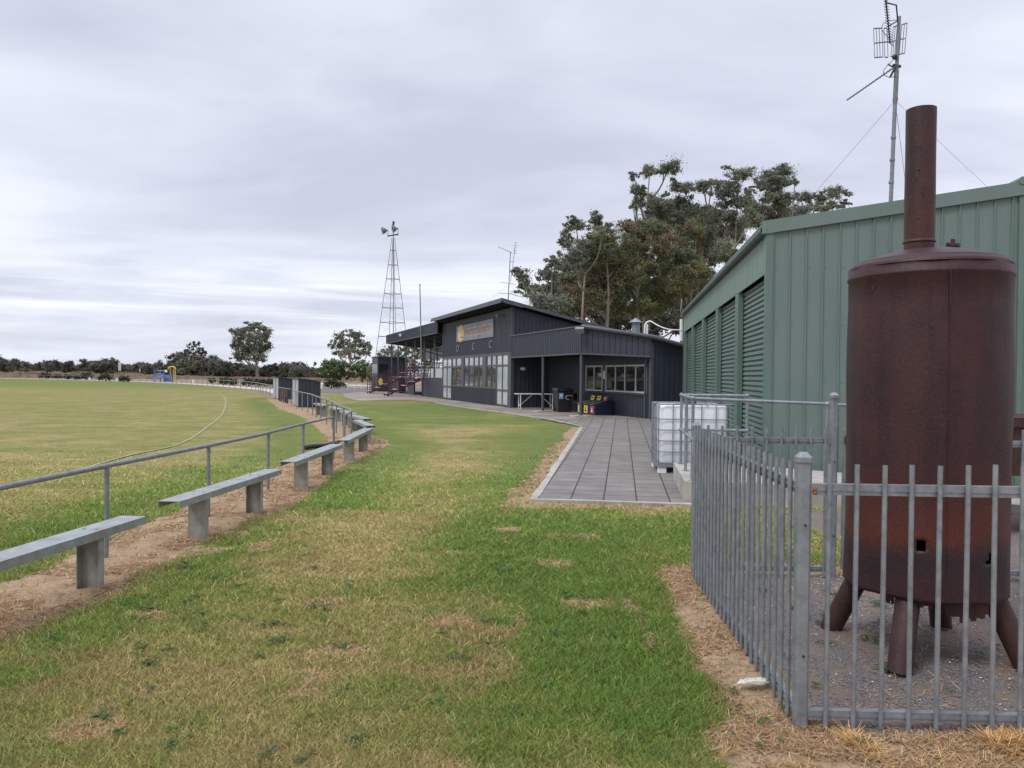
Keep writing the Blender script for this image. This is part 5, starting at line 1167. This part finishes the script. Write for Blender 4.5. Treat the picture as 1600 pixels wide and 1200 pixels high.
def box_room():
    o = wroot('commentary_box', P(35.2, -.9), 'small dark box room with windows at the left end of the grandstand', 'cabin'); t0, t1, b0, b1 = 35.2, 38.6, -.95, 1.75; h = 3.2
    mb = MB(); mb.hexa([P(t0, b0, 0), P(t0, b1, 0), P(t1, b1, 0), P(t1, b0, 0), P(t0, b0, h), P(t0, b1, h), P(t1, b1, h), P(t1, b0, h)]); mb.build('wall', DARK, o)
    mb = MB(); mb.hexa([P(t0-.08, b0-.08, h), P(t0-.08, b1+.08, h-.05), P(t1+.08, b1+.08, h-.05), P(t1+.08, b0-.08, h), P(t0-.08, b0-.08, h+.08), P(t0-.08, b1+.08, h+.03), P(t1+.08, b1+.08, h+.03), P(t1+.08, b0-.08, h+.08)]); mb.build('roof', DTRIM, o)
    mb = MB(); mb.hexa([P(t0+.2, b0-.03, 1.7), P(t0+.2, b0-.001, 1.7), P(t1-.2, b0-.001, 1.7), P(t1-.2, b0-.03, 1.7), P(t0+.2, b0-.03, 2.55), P(t0+.2, b0-.001, 2.55), P(t1-.2, b0-.001, 2.55), P(t1-.2, b0-.03, 2.55)]); mb.build('window', CURT, o)
    mb = MB(); mb.hexa([P(t0-.03, b0+.15, 1.7), P(t0-.001, b0+.15, 1.7), P(t0-.001, b0+.95, 1.7), P(t0-.03, b0+.95, 1.7), P(t0-.03, b0+.15, 2.55), P(t0-.001, b0+.15, 2.55), P(t0-.001, b0+.95, 2.55), P(t0-.03, b0+.95, 2.55)]); mb.build('window', GLASSK, o)
box_room()
def flagpole():
    b = gp(660, 620); t = wp(656, 445, b.y); o = wroot('flagpole', b, 'bare grey flagpole rising in front of the grandstand', 'flagpole')
    mb = MB(); mb.tube([b, b.lerp(t, .5), t], [.06, .05, .035], 8); mb.build('pole', GALVD, o, smooth=True); mb = MB(); mb.ball(t, .06, 6); mb.build('finial', GALVD, o)
    mb = MB(); mb.bar(b, b+Vector((0, 0, 1.4)), .12, .12); mb.build('sleeve', MAROON, o)
flagpole()
fixture_light('floodlight', P(26.2, -.36, 4.85), nB, 'white floodlight on the grandstand roof fascia', WHITE, 1.2)
def tower():
    D = 86; c = wp(612.5, 607, D); c.z = 0; zt = wp(614, 372, D).z; o = wroot('light_tower', c, 'tall thin lattice light tower behind the grandstand', 'light tower'); hb = 2.35; ht = .16
    cor = lambda k, z: Vector((c.x+(hb+(ht-hb)*z/zt)*math.cos(R(22+90*k))+.25*z/zt*0, c.y+(hb+(ht-hb)*z/zt)*math.sin(R(22+90*k)), z))
    for k in range(4): mb = MB(); mb.tube([cor(k, 0), cor(k, zt)], .034, 5); mb.build('leg', GALV, o)
    lv = [wp(612, y, D).z for y in (572, 549, 526, 504, 481, 459, 436, 414, 391)]
    for z in lv:
        mb = MB()
        for k in range(4): mb.tube([cor(k, z), cor((k+1) % 4, z)], .028, 4)
        mb.build('girt', GALVD, o)
    mb = MB(); lv = [0]+lv
    for i in range(len(lv)-1):
        for k in range(4): mb.tube([cor(k, lv[i]), cor((k+1) % 4, lv[i+1])], .006, 3); mb.tube([cor((k+1) % 4, lv[i]), cor(k, lv[i+1])], .006, 3)
    mb.build('bracing', GALVD, o)
    mb = MB(); mb.tube([wp(614.6, 590, D), wp(614.6, 352, D)], .05, 6); mb.build('centre_pole', GALVD, o)
    mb = MB(); mb.bar(wp(605.5, 369, D), wp(622.5, 366, D), .12, .12); mb.build('crossarm', BLACKR, o)
    for x, y, dx in ((606, 360, -1), (622, 357, -1)):
        mb = MB(); a = wp(x, y, D); b = a+Vector((dx*.62, -.2, -.08)); dd = (b-a).normalized(); mb.tube([a, a+dd*.15, a+dd*.3, b], [.09, .11, .30, .42], 14, caps=False); mb.tube([a, wp(x, 368, D)], .03, 5); mb.build('floodlight', GALV, o, smooth=True)
    mb = MB(); mb.tube([wp(614.6, 352, D), wp(615, 346, D)], .12, 8); mb.build('siren', BLACKR, o)
tower()

# ------------------------------------------------------------ trees
def leaves(clumps, leaf, dens, cols, seed, flat=.8):
    rg = np.random.default_rng(seed); allc = []; allp = []
    for (c, rx, ry, rz) in clumps:
        n = max(30, int(dens*rx*rz*3.1)); k = max(7, int(16*math.sqrt(rx*rz))+5) if leaf < .3 else max(5, int(5*math.sqrt(rx*rz))+4)
        sc_ = rg.normal(0, 1, (k, 3)); sc_ /= np.linalg.norm(sc_, axis=1)[:, None]; sc_ *= (.35+.5*rg.random(k))[:, None]; sc_[:, 2] = sc_[:, 2]*.9+.1
        idx = rg.integers(0, k, n); sr = (.20+.24*rg.random(k))*(1.0 if leaf < .3 else 1.1)
        v = rg.normal(0, 1, (n, 3)); v /= np.linalg.norm(v, axis=1)[:, None]; v *= np.minimum(np.abs(rg.normal(0, .75, n)), 1.9)[:, None]
        p = sc_[idx]+v*sr[idx][:, None]
        p = p*np.array([rx, ry, rz])+np.array(c); allp.append(p)
        cb = cols[rg.integers(0, len(cols))]; tint = (.75+.5*rg.random(k))[idx]
        allc.append(np.array(cb)[None, :]*(tint*(.7+.6*rg.random(n)))[:, None])
    p = np.concatenate(allp); col = np.concatenate(allc); n = len(p)
    ax = rg.normal(0, 1, (n, 3)); ax[:, 2] -= .5; ax /= np.linalg.norm(ax, axis=1)[:, None]
    bx = np.cross(ax, rg.normal(0, 1, (n, 3))); bx /= np.linalg.norm(bx, axis=1)[:, None]
    l_ = leaf*(.5+.9*rg.random(n))[:, None]
    co = np.stack([p-ax*l_*.5, p+bx*l_*.26, p+ax*l_*.5, p-bx*l_*.26], 1).reshape(-1, 3)
    return co, col
GUM = [(.22,.235,.165), (.17,.195,.13), (.27,.275,.20), (.20,.215,.165)]
GUMB = [(.23,.235,.12), (.175,.195,.10), (.25,.205,.13), (.16,.18,.105)]
FARC = [(.165,.175,.13), (.20,.19,.14), (.145,.15,.12), (.20,.165,.135)]
LUSHC = [(.16,.20,.085), (.13,.17,.075), (.20,.22,.11)]
def tree_from_px(name, D, base_px, clumps_px, label, cols, leaf=.15, dens=980, group=None, seed=1, trunk_r=.26, bark=BARK, scale=1.0, mapf=None, jit=2.2, fork=.35):
    """crown clumps measured on the photo, set out in real depth round the trunk"""
    rg = random.Random(seed); mp_ = mapf or (lambda x, y: (780+x/2.857, 230+y/2.857)); k = D/1200/ (2.857 if mapf is None else 1); sat = []
    bx, by = mp_(*base_px); b = wp(bx, by, D); b.z = float(gz(b.x, b.y))
    o = wroot(name, b, label, 'tree', group); cl = []
    for (x, y, rx, ry) in clumps_px:
        X, Y = mp_(x, y); dd = rg.uniform(-jit, jit); c = wp(X, Y, D+dd); cl.append((c, rx*k*1.12, rx*k*1.05, ry*k*1.18))
        for _ in range(4):
            a_ = rg.uniform(0, 6.28); q_ = rg.uniform(.7, 1.2); s_ = rg.uniform(.3, .5)
            sat.append((c+Vector((rx*k*q_*math.cos(a_), rg.uniform(-1, 1)*rx*k, ry*k*q_*math.sin(a_)*.9)), rx*k*s_, rx*k*s_, ry*k*s_))
    co, col = leaves([((c.x, c.y, c.z), a, b_, c_) for c, a, b_, c_ in cl+sat], leaf, dens, cols, seed)
    co = co-np.array(b); mass('crown', co, None, 0, col, LEAF, o)
    hi = max(cl, key=lambda q: q[0].z)[0]; mb = MB(); topz = hi.z; zf = b.z+(topz-b.z)*fork
    fk = Vector((b.x+(hi.x-b.x)*.25, b.y+(hi.y-b.y)*.3, zf))
    tr = smooth([b-Vector((0, 0, .3)), b.lerp(fk, .5)+Vector((rg.uniform(-.2, .2), 0, 0)), fk, fk.lerp(hi, .5)+Vector((rg.uniform(-.4, .4), rg.uniform(-.3, .3), 0)), hi], 4)
    n = len(tr); mb.tube(tr, [trunk_r*(1-.85*i/(n-1)) for i in range(n)], 8)
    for c, a, b_, c_ in cl:
        if (c-hi).length < .1: continue
        i0 = int(n*(.25+.3*rg.random())); s = tr[i0]
        for q in range(i0, n):
            if tr[q].z < c.z-1.2*abs((tr[q]-c).xy.length)*.8: s = tr[q]
        m = s.lerp(c, .55)+Vector((rg.uniform(-.25, .25), rg.uniform(-.25, .25), -.12*(c-s).length)); pth = smooth([s, m, c+Vector((0, 0, c_*.3))], 4)
        r1 = trunk_r*.42; mb.tube(pth, [r1*(1-.75*i/(len(pth)-1)) for i in range(len(pth))], 6)
        for _ in range(2): e_ = c+Vector((rg.uniform(-a, a)*.6, rg.uniform(-b_, b_)*.6, rg.uniform(-.1, .7)*c_)); mb.tube([pth[-4], e_], [r1*.35, r1*.1], 4)
    mb.build('trunk', bark, o, smooth=True); return o
TG = 'gum trees behind the clubhouse'
tree_from_px('gum_tree', 66, (640, 900), [(762,95,52,42),(672,112,34,32),(600,135,22,18),(615,195,35,28),(700,250,66,38),(632,225,30,36),(720,300,60,36),(610,260,24,26)], 'tall slender gum tree with the highest crown, behind the clubhouse', GUM, seed=11)
tree_from_px('gum_tree', 70, (850, 900), [(820,182,56,30),(908,176,45,30),(815,262,58,38),(860,310,52,50),(800,330,50,30),(950,160,30,18),(905,400,40,50),(930,280,34,28)], 'gum tree with two joined flat crowns, second highest from the left behind the clubhouse', GUM, seed=12)
tree_from_px('gum_tree', 68, (1000, 900), [(1068,122,66,28),(1005,195,72,42),(1085,240,48,38),(990,300,70,50),(1045,380,80,60),(960,430,50,60),(1000,470,60,50),(1110,330,60,40)], 'gum tree with dark spreading crown just left of the shed roof line', GUM, seed=13)
tree_from_px('gum_tree', 74, (1220, 900), [(1240,135,92,34),(1170,160,44,26),(1215,195,62,38),(1265,235,60,38),(1150,275,56,36),(1175,330,70,40),(1320,150,26,18),(1120,200,30,18),(1230,300,70,40)], 'broad gum tree with pale limbs rising above the shed gutter', GUM, seed=14)
tree_from_px('gum_tree', 78, (1430, 800), [(1350,222,46,26),(1425,228,40,24),(1500,205,52,30),(1543,250,22,14),(1440,270,64,20),(1330,290,80,30),(1500,260,44,18)], 'gum tree with small rounded crowns showing over the shed roof, rightmost of the group', GUM, seed=15)
tree_from_px('gum_tree', 58, (345, 900), [(340,352,50,30),(432,318,40,28),(425,358,44,24),(298,398,26,30),(322,490,46,34),(330,535,30,24),(470,365,36,24)], 'slim gum tree with separate small crowns on the left of the tree group', GUM, seed=16, trunk_r=.18)
tree_from_px('gum_tree', 52, (255, 860), [(100,574,46,30),(142,640,58,30),(236,520,46,26),(216,575,46,34),(248,640,50,36),(182,690,68,28),(262,700,60,30),(110,610,30,20)], 'leaning gum tree at the far left of the group, behind the clubhouse ridge', GUM, seed=17, trunk_r=.2)
tree_from_px('gum_tree', 60, (480, 900), [(470,408,74,44),(430,462,82,50),(545,480,80,56),(480,520,90,50),(440,590,100,56),(360,590,80,56),(330,660,80,50),(520,600,80,60),(400,680,100,50)], 'dense low gum tree with olive crown, left of centre in the group', GUMB, seed=18, dens=760)
tree_from_px('gum_tree', 62, (640, 900), [(622,395,88,56),(570,352,58,28),(690,370,60,40),(600,470,90,60),(660,520,90,60),(590,560,80,60),(700,450,60,60),(640,640,100,70),(560,700,100,60),(690,720,90,60)], 'dense olive gum tree in the middle of the group behind the clubhouse', GUMB, seed=19, dens=760)
tree_from_px('gum_tree', 64, (800, 900), [(820,415,62,52),(832,500,70,60),(742,430,60,50),(880,370,42,50),(760,520,60,60),(800,600,80,60),(740,660,80,70),(860,620,60,60),(900,560,50,50),(920,640,50,60)], 'dense olive gum tree right of the middle of the group, above the white conduit mast', GUMB, seed=20, dens=760)
tree_from_px('gum_tree', 84, (700, 900), [(x, y, 110, 75) for x, y in ((300,720),(420,760),(560,780),(700,790),(820,760),(520,660),(700,640),(380,640),(880,700),(640,560),(480,560))], 'dark wide gum tree filling the back of the group above the wing roof', FARC, seed=21, dens=240, leaf=.3, jit=5)
tree_from_px('gum_tree', 72, (420, 900), [(x, y, 72, 50) for x, y in ((210,690),(270,640),(330,600),(300,540),(390,560),(400,500),(350,450),(460,520),(250,720),(380,640),(440,450))], 'grey leaved gum tree filling the left back of the group', GUM, seed=23, dens=520, leaf=.19, jit=3)
tree_from_px('gum_tree', 76, (900, 900), [(x, y, 72, 52) for x, y in ((700,330),(760,380),(840,360),(900,330),(930,400),(880,450),(850,520),(920,500),(960,360),(780,300),(900,590),(860,660),(1000,420))], 'grey leaved gum tree filling the gap left of the shed gutter', GUM, seed=24, dens=520, leaf=.19, jit=3)
# second plain tree line east of the clubhouse
pxmap = lambda x, y: (x, y)
tree_from_px('gum_tree', 205, (403, 591), [(376,520,14,9),(398,512,14,8),(413,521,10,12),(390,528,20,10),(372,536,10,10),(412,540,11,14),(394,546,17,12),(380,552,14,8),(404,560,16,8),(373,560,9,6),(366,541,5,7)], 'large solitary gum tree with tall rounded crown beyond the far rail', GUM, leaf=.48, dens=85, seed=31, trunk_r=.55, mapf=pxmap, jit=3, fork=.2)
tree_from_px('gum_tree', 165, (548, 592), [(545,521,10,6),(530,527,10,7),(556,527,12,7),(521,540,6,9),(538,540,12,9),(556,541,12,10),(572,541,9,8),(545,553,16,9),(566,553,10,7),(578,548,4,7),(529,553,8,5)], 'rounded airy gum tree just left of the light tower', GUM, leaf=.42, dens=80, seed=32, trunk_r=.42, mapf=pxmap, jit=3)
tree_from_px('bush_tree', 150, (521, 597), [(508,572,12,8),(522,570,14,8),(536,575,10,9),(514,583,13,9),(530,586,13,8),(523,577,12,8)], 'bright green rounded bushy tree, left of two behind the road', LUSHC, leaf=.5, dens=60, seed=33, trunk_r=.3, mapf=pxmap, jit=1.5, bark=BARKD)
tree_from_px('bush_tree', 150, (566, 597), [(554,578,12,8),(566,572,13,8),(577,576,10,9),(560,586,12,8),(574,587,11,8)], 'green rounded bushy tree, right of two behind the road beside the cabin', LUSHC, leaf=.5, dens=60, seed=34, trunk_r=.3, mapf=pxmap, jit=1.5, bark=BARKD)
for i, (bx, cl, lb) in enumerate((
    (612, [(600,555,9,8),(610,548,10,8),(620,556,9,9),(606,566,10,8),(618,572,10,9)], 'dark tree seen between the left posts of the grandstand'),
    (640, [(632,550,9,8),(643,544,10,8),(652,552,9,9),(638,562,12,8),(648,572,12,9),(634,577,10,8)], 'olive tree seen through the middle of the grandstand'),
    (588, [(580,577,9,8),(590,570,8,8),(598,578,9,8),(586,586,10,7)], 'low dark tree behind the cabin at the left end of the grandstand'),
    (668, [(662,552,8,8),(670,545,9,8),(678,553,8,9),(668,564,10,9)], 'dark tree behind the grandstand seats on the right'))):
    tree_from_px('tree', 112, (bx, 600), cl, lb, [GUM, GUMB][i % 2], leaf=.42, dens=70, seed=40+i, trunk_r=.22, mapf=pxmap, jit=2, bark=BARK)

def proto_tree(name, h, w_, seed, cols, shape):
    rg = random.Random(seed); o = empty(name, (0, 0, 0), 'x', 'tree', 'dark scrubby trees along the far edge of the oval'); cl = []
    for k in range(20):
        t = k/19 if k < 12 else rg.random()*.35; z = h*(.05+.87*t); env = {'round': math.sin(math.pi*min(1, .18+t*.78))**.6, 'cone': 1-.75*t, 'open': .5+.5*t}[shape]
        a = rg.uniform(0, 6.28); env = max(env, .55 if t < .4 else 0); r = w_*.5*env*rg.uniform(.1, .85); s = w_*rg.uniform(.10, .21); cl.append(((r*math.cos(a), r*math.sin(a), z), s, s, s*.85))
    co, col = leaves(cl, .50, 66, cols, seed); mass('crown', co, None, 0, col, LEAF, o)
    mb = MB(); mb.tube([(0, 0, -.3), (.1, 0, h*.4), (0, .1, h*.62)], [h*.022, h*.014, .03], 6)
    for c in cl[:7]: mb.tube([(0, 0, h*.25), Vector(c[0])*.6+Vector((0, 0, h*.1)), c[0]], [h*.01, h*.007, .02], 5)
    mb.build('trunk', BARKD, o); return o
protos = [proto_tree('scrub_tree', 8, 4.2, 55, FARC, 'open'), proto_tree('scrub_tree', 8, 6.0, 56, [(.17,.18,.11), (.13,.14,.09)], 'cone'), proto_tree('scrub_tree', 8, 8.5, 51, FARC, 'round'), proto_tree('scrub_tree', 8, 7, 52, FARC, 'open'), proto_tree('scrub_tree', 8, 5.0, 53, GUM, 'cone'), proto_tree('scrub_tree', 8, 9.5, 54, [(.12,.10,.085), (.095,.095,.07)], 'round')]
sky_x = [-60, 0, 8, 18, 30, 45, 60, 75, 90, 100, 112, 125, 135, 150, 160, 172, 185, 200, 212, 225, 238, 250, 262, 275, 290, 300, 312, 322, 335, 350, 362, 425, 440, 452, 465, 480, 495, 520]
sky_y = [556, 546, 552, 557, 556, 560, 560, 554, 560, 557, 554, 561, 566, 551, 549, 556, 562, 562, 560, 558, 563, 570, 561, 552, 549, 540, 537, 545, 553, 557, 560, 563, 559, 557, 561, 565, 566, 564]
SCR_G = 'dark scrubby trees along the far edge of the oval'
used = set(); cnt = {}; ORD = 'zero first second third fourth fifth sixth seventh eighth ninth tenth eleventh twelfth'.split(); rg = random.Random(8)
def put(i, x, D, h, wscale=1.0):
    p = wp(x, 585, D); p.z = float(gz(p.x, p.y))-.05; s = h/7.6
    pr = protos[i]; row = 'tall forward ' if 231 < D < 233 else 'front row ' if D < 282 else 'back row '
    lab = row+['slender dark', 'pointed olive', 'rounded grey', 'open crowned', 'narrow grey', 'wide brownish'][i]+' scrub tree, '+('left of the dark frame' if x < 28 else 'above the shrubs' if x < 180 else 'behind the play frame' if x < 300 else 'between play frame and solitary gum' if x < 385 else 'between solitary gum and dark shelters' if x < 455 else 'behind the shelters and bushy trees')
    cnt[lab] = cnt.get(lab, 0)+1; nn = cnt[lab]
    if nn > 1: lab = ORD[min(nn, 12)]+' from left '+lab
    if i in used: o = copy_tree(pr, None, p, rg.uniform(0, 6.28), (s*wscale, s*wscale, s), lab)
    else: used.add(i); o = pr; o.location = p; o.rotation_euler.z = rg.uniform(0, 6.28); o.scale = (s*wscale, s*wscale, s); o['label'] = lab
x = -70.0
while x < 525:
    D = 255+rg.uniform(-12, 20)-(25 if x > 300 else 0); yt = np.interp(x, sky_x, sky_y)+rg.choice([-3, -2, -1, 0, 1, 4]); H0 = 587+.01*(x-800); h = (H0-yt)/1200*D+1.6-float(gz((x-800)/1200*D, D))
    put(rg.choice([0, 0, 1, 1, 2, 3, 4, 5]), x, D, max(h, 3), rg.uniform(.9, 1.35)); x += rg.choice([3.5, 5, 6.5, 9, 11])
x = -60.0
while x < 530:
    D = 300+rg.uniform(-12, 20); yt = np.interp(x, sky_x, sky_y)+rg.uniform(-1, 5); H0 = 587+.01*(x-800); h = (H0-yt)/1200*D+1.6-float(gz((x-800)/1200*D, D)); put(rg.choice([2, 5, 3]), x, D, max(h, 3), 1.35); x += rg.uniform(10, 15)
for k in range(14):   # the same line carries on to the west, outside the frame, where the windows mirror it
    put(rg.choice([2, 3, 5]), -110-60*k, 255-8*k, rg.uniform(7, 11), 1.3)
tree_from_px('tree', 245, (302, 585), [(292,551,7,6),(300,541,7,5),(308,538,6,5),(313,546,6,6),(300,552,9,6),(311,557,8,6),(318,551,5,5)], 'sparse half bare tree standing above the left tree line', [(.10,.095,.085)], leaf=.6, dens=16, seed=61, trunk_r=.4, mapf=pxmap, jit=3)
for x_, y_, i_, w_ in ((12, 547, 2, 1.0), (40, 556, 4, 1.2), (75, 553, 3, .8), (104, 556, 5, .9), (152, 548, 2, 1.3), (172, 557, 4, 1.3), (232, 558, 3, .9), (268, 553, 2, 1.0), (286, 548, 4, 1.4), (330, 550, 2, .9), (446, 557, 5, 1.3), (470, 561, 2, 1.1)):
    put(i_, x_, 232, (587+.01*(x_-800)-y_)/1200*232+1.6-float(gz((x_-800)/1200*232, 232)), w_)
# low shrubs beyond the rail
def shrub_proto():
    o = empty('shrub', (0, 0, 0), 'x', 'shrub', 'low dark shrubs planted beyond the far rail'); co, col = leaves([((0,0,.5), .8,.8,.55), ((.4,.2,.4), .6,.6,.45), ((-.4,-.1,.45), .6,.6,.5)], .22, 170, [(.05,.065,.035)], 71); mass('foliage', co, None, 0, col, LEAF, o)
    mb = MB(); mb.tube([(0, 0, -.1), (0, 0, .5)], .05, 6); mb.build('stem', BARKD, o); return o
sp_ = shrub_proto(); first = True
for i, (x, y, s) in enumerate(((71,590,1.1),(90,590,.8),(105,590.5,1.0),(119,591,1.0),(136,591,1.3),(165,593,1.4),(195,595,1.1),(332,597,1.0),(350,599,1.2),(363,600,1.2),(388,601,1.4),(404,601,1.4),(414,601,1.3),(426,602,1.4),(518,604.5,1.5),(530,605,1.2))):
    p = gp(x, y+2.5); p.z = float(gz(p.x, p.y)); s *= p.y/115 if p.y > 60 else 1
    od = 'first second third fourth fifth sixth seventh'.split()
    lab = od[i]+' low dark shrub from the left, before the play frame' if i < 7 else od[i-7]+' low dark shrub to the right of the play frame' if i < 14 else ['left', 'right'][i-14]+' one of two low shrubs on the dry ground beyond the road'
    if first: sp_.location = p; sp_.scale = (s, s, s); sp_['label'] = lab; first = False
    else: copy_tree(sp_, None, p, rg.uniform(0, 6.28), (s, s, s*rg.uniform(.8, 1.1)), lab)

# ------------------------------------------------------------ play frame, signs, posts beyond the oval
def play():
    D = 124; c = wp(262, 598, D); c.z = 0; o = wroot('play_frame', c, 'blue and yellow play frame with a slide beyond the far rail', 'play equipment'); X = lambda px: (px-262)/1200*D
    Z = lambda y: 1.6+(581.8-y)/1200*D
    for k, px in enumerate((242, 245.5, 256.5, 264.5)): mb = MB(); q = c+Vector((X(px), (k % 2)*1.2, 0)); mb.tube([q, q+Vector((0, 0, Z(577.5)))], .09, 8); mb.build('post', BLUE, o, smooth=True)
    for px in (265, 270, 272.5): mb = MB(); q = c+Vector((X(px), .3, 0)); mb.tube([q, q+Vector((0, 0, Z(574.5)))], .08, 8); mb.build('post', YELL, o, smooth=True)
    mb = MB(); mb.box(X(256), X(266), 0, 1.3, Z(585.5)-.1, Z(585.5), lambda x, y, z: c+Vector((x, y, z))); mb.build('platform', BLUE, o)
    mb = MB(); mb.box(X(257), X(261), -.03, .02, Z(582), Z(578), lambda x, y, z: c+Vector((x, y, z))); mb.build('panel', WHITE, o)
    mb = MB(); mb.box(X(256.5), X(268), -.06, .0, .1, Z(589), lambda x, y, z: c+Vector((x, y, z))); mb.build('tunnel_panel', BLUE, o)
    mb = MB(); mb.bar(c+Vector((X(245), 0, Z(579.5))), c+Vector((X(256), 0, Z(579.5))), .07, .07); mb.bar(c+Vector((X(245), 0, Z(584.5))), c+Vector((X(256), 0, Z(584.5))), .06, .06); mb.build('bridge_rail', PLANK, o)
    mb = MB(); a = c+Vector((X(268.5), 0, 0)); mb.tube([a+Vector((-.6, 0, Z(577))), a+Vector((-.45, 0, Z(574))), a+Vector((0, 0, Z(572.5))), a+Vector((.45, 0, Z(574))), a+Vector((.6, 0, Z(577)))], .10, 6)
    mb.build('arch', YELL, o)
    mb = MB(); s0 = c+Vector((X(258), -.1, Z(586))); s1 = c+Vector((X(245), -1.8, .3)); mb.bar(s0, s1, .5, .08); mb.build('slide', BLUE, o)
    mb = MB(); mb.tube([c+Vector((X(268), 0, Z(576))), c+Vector((X(268), 0, Z(585)))], .12, 8); mb.build('fire_pole', MAROON, o)
play()
def signpost(x, ytop, ybot, w_, yg, D, label, n=2):
    c = wp(x, yg, D); c.z = float(gz(c.x, c.y)); o = wroot('notice_board', c, label, 'sign'); H0 = 587+.01*(x-800); Z = lambda y: 1.6+(H0-y)/1200*D
    mb = MB(); mb.box(-w_/2, w_/2, -.04, 0, Z(ybot), Z(ytop), lambda a, b, z: Vector((c.x+a, c.y+b, z))); mb.build('board', PLANK, o)
    for k in range(n): q = (-w_/2+.05+k*(w_-.1)) if n > 1 else 0; mb = MB(); mb.bar((c.x+q, c.y+.03, c.z), (c.x+q, c.y+.03, Z(ybot)+.1), .07, .07); mb.build('post', GALVD, o)
signpost(187, 566, 579, .55, 588, 152, 'tall narrow pale notice board on two posts beyond the oval')
signpost(218.5, 576, 580.5, .2, 588, 150, 'small pale sign on one post right of the tall notice board', 1)
def bollards():
    pr = None
    spots = [(140,593,.5),(172,594.5,.5),(183,594.5,.5),(302,598,.5),(503,606,.6),(534,606.5,.6),(541,606.5,.6)]
    for i, (x, y, h) in enumerate(spots):
        p = gp(x, y+1)
        lab = ['low white post at the left end of the dark shrubs', 'left of two close white posts right of the widest shrub', 'right of two close white posts right of the widest shrub', 'lone white post right of the play frame', 'white post beyond the road, just right of the shelters', 'left of two white posts beyond the road', 'right of two white posts beyond the road'][i]
        mb = MB(); mb.tube([p, p+Vector((0, 0, h*.92)), p+Vector((0, 0, h))], [.16, .16, .08], 8); tag(mb.build('bollard', WHITE, origin=p), lab, 'post', 'white posts round the far side of the oval')
bollards()
mb = MB(); a = gp(543, 606.5); b = gp(600, 608.2); mb.bar(a+Vector((0, 0, .35)), b+Vector((0, 0, .35)), .14, .14)
for k in range(6): q = a.lerp(b, k/5); mb.bar(q, q+Vector((0, 0, .30)), .14, .14)
tag(mb.build('barrier_rail', WHITE, origin=a), 'low white barrier rail beyond the asphalt road', 'barrier')
mb = MB(); a = gp(31, 590); b = gp(60, 590.3)
for p in (a, b): mb.bar(p, p+Vector((0, 0, 1.05)), .16, .16)
mb.bar(a+Vector((0, 0, 1.05)), b+Vector((0, 0, 1.05)), .16, .12); tag(mb.build('goal_frame', BLACKR, origin=a), 'dark low rectangular frame beyond the far rail at the left', 'frame')
def dry_bank():
    # scattered tall dry grass on the bank below the tree line
    n = 9000; x = -20-RNG.random(n)*230; y = 175+RNG.random(n)*75; k = outside(x, y); x = x[k]; y = y[k]; n = len(x); z = gz(x, y); s = .25+.35*RNG.random(n); w_ = .35+.5*RNG.random(n)
    co = np.stack([np.stack([x-w_, y, z], -1), np.stack([x+w_, y, z], -1), np.stack([x+w_*.7, y+.05, z+s], -1), np.stack([x-w_*.6, y+.05, z+s*.9], -1)], 1).reshape(-1, 3)
    c = np.array([(.26,.20,.14)])*(.7+.5*RNG.random(n))[:, None]; mass('dry_reeds', co, None, 0, c, STRAW, label='tall pale dry grass on the bank below the far trees', kind='stuff')
dry_bank()
for ob in bpy.data.objects:
    if '_w' in ob: del ob['_w']
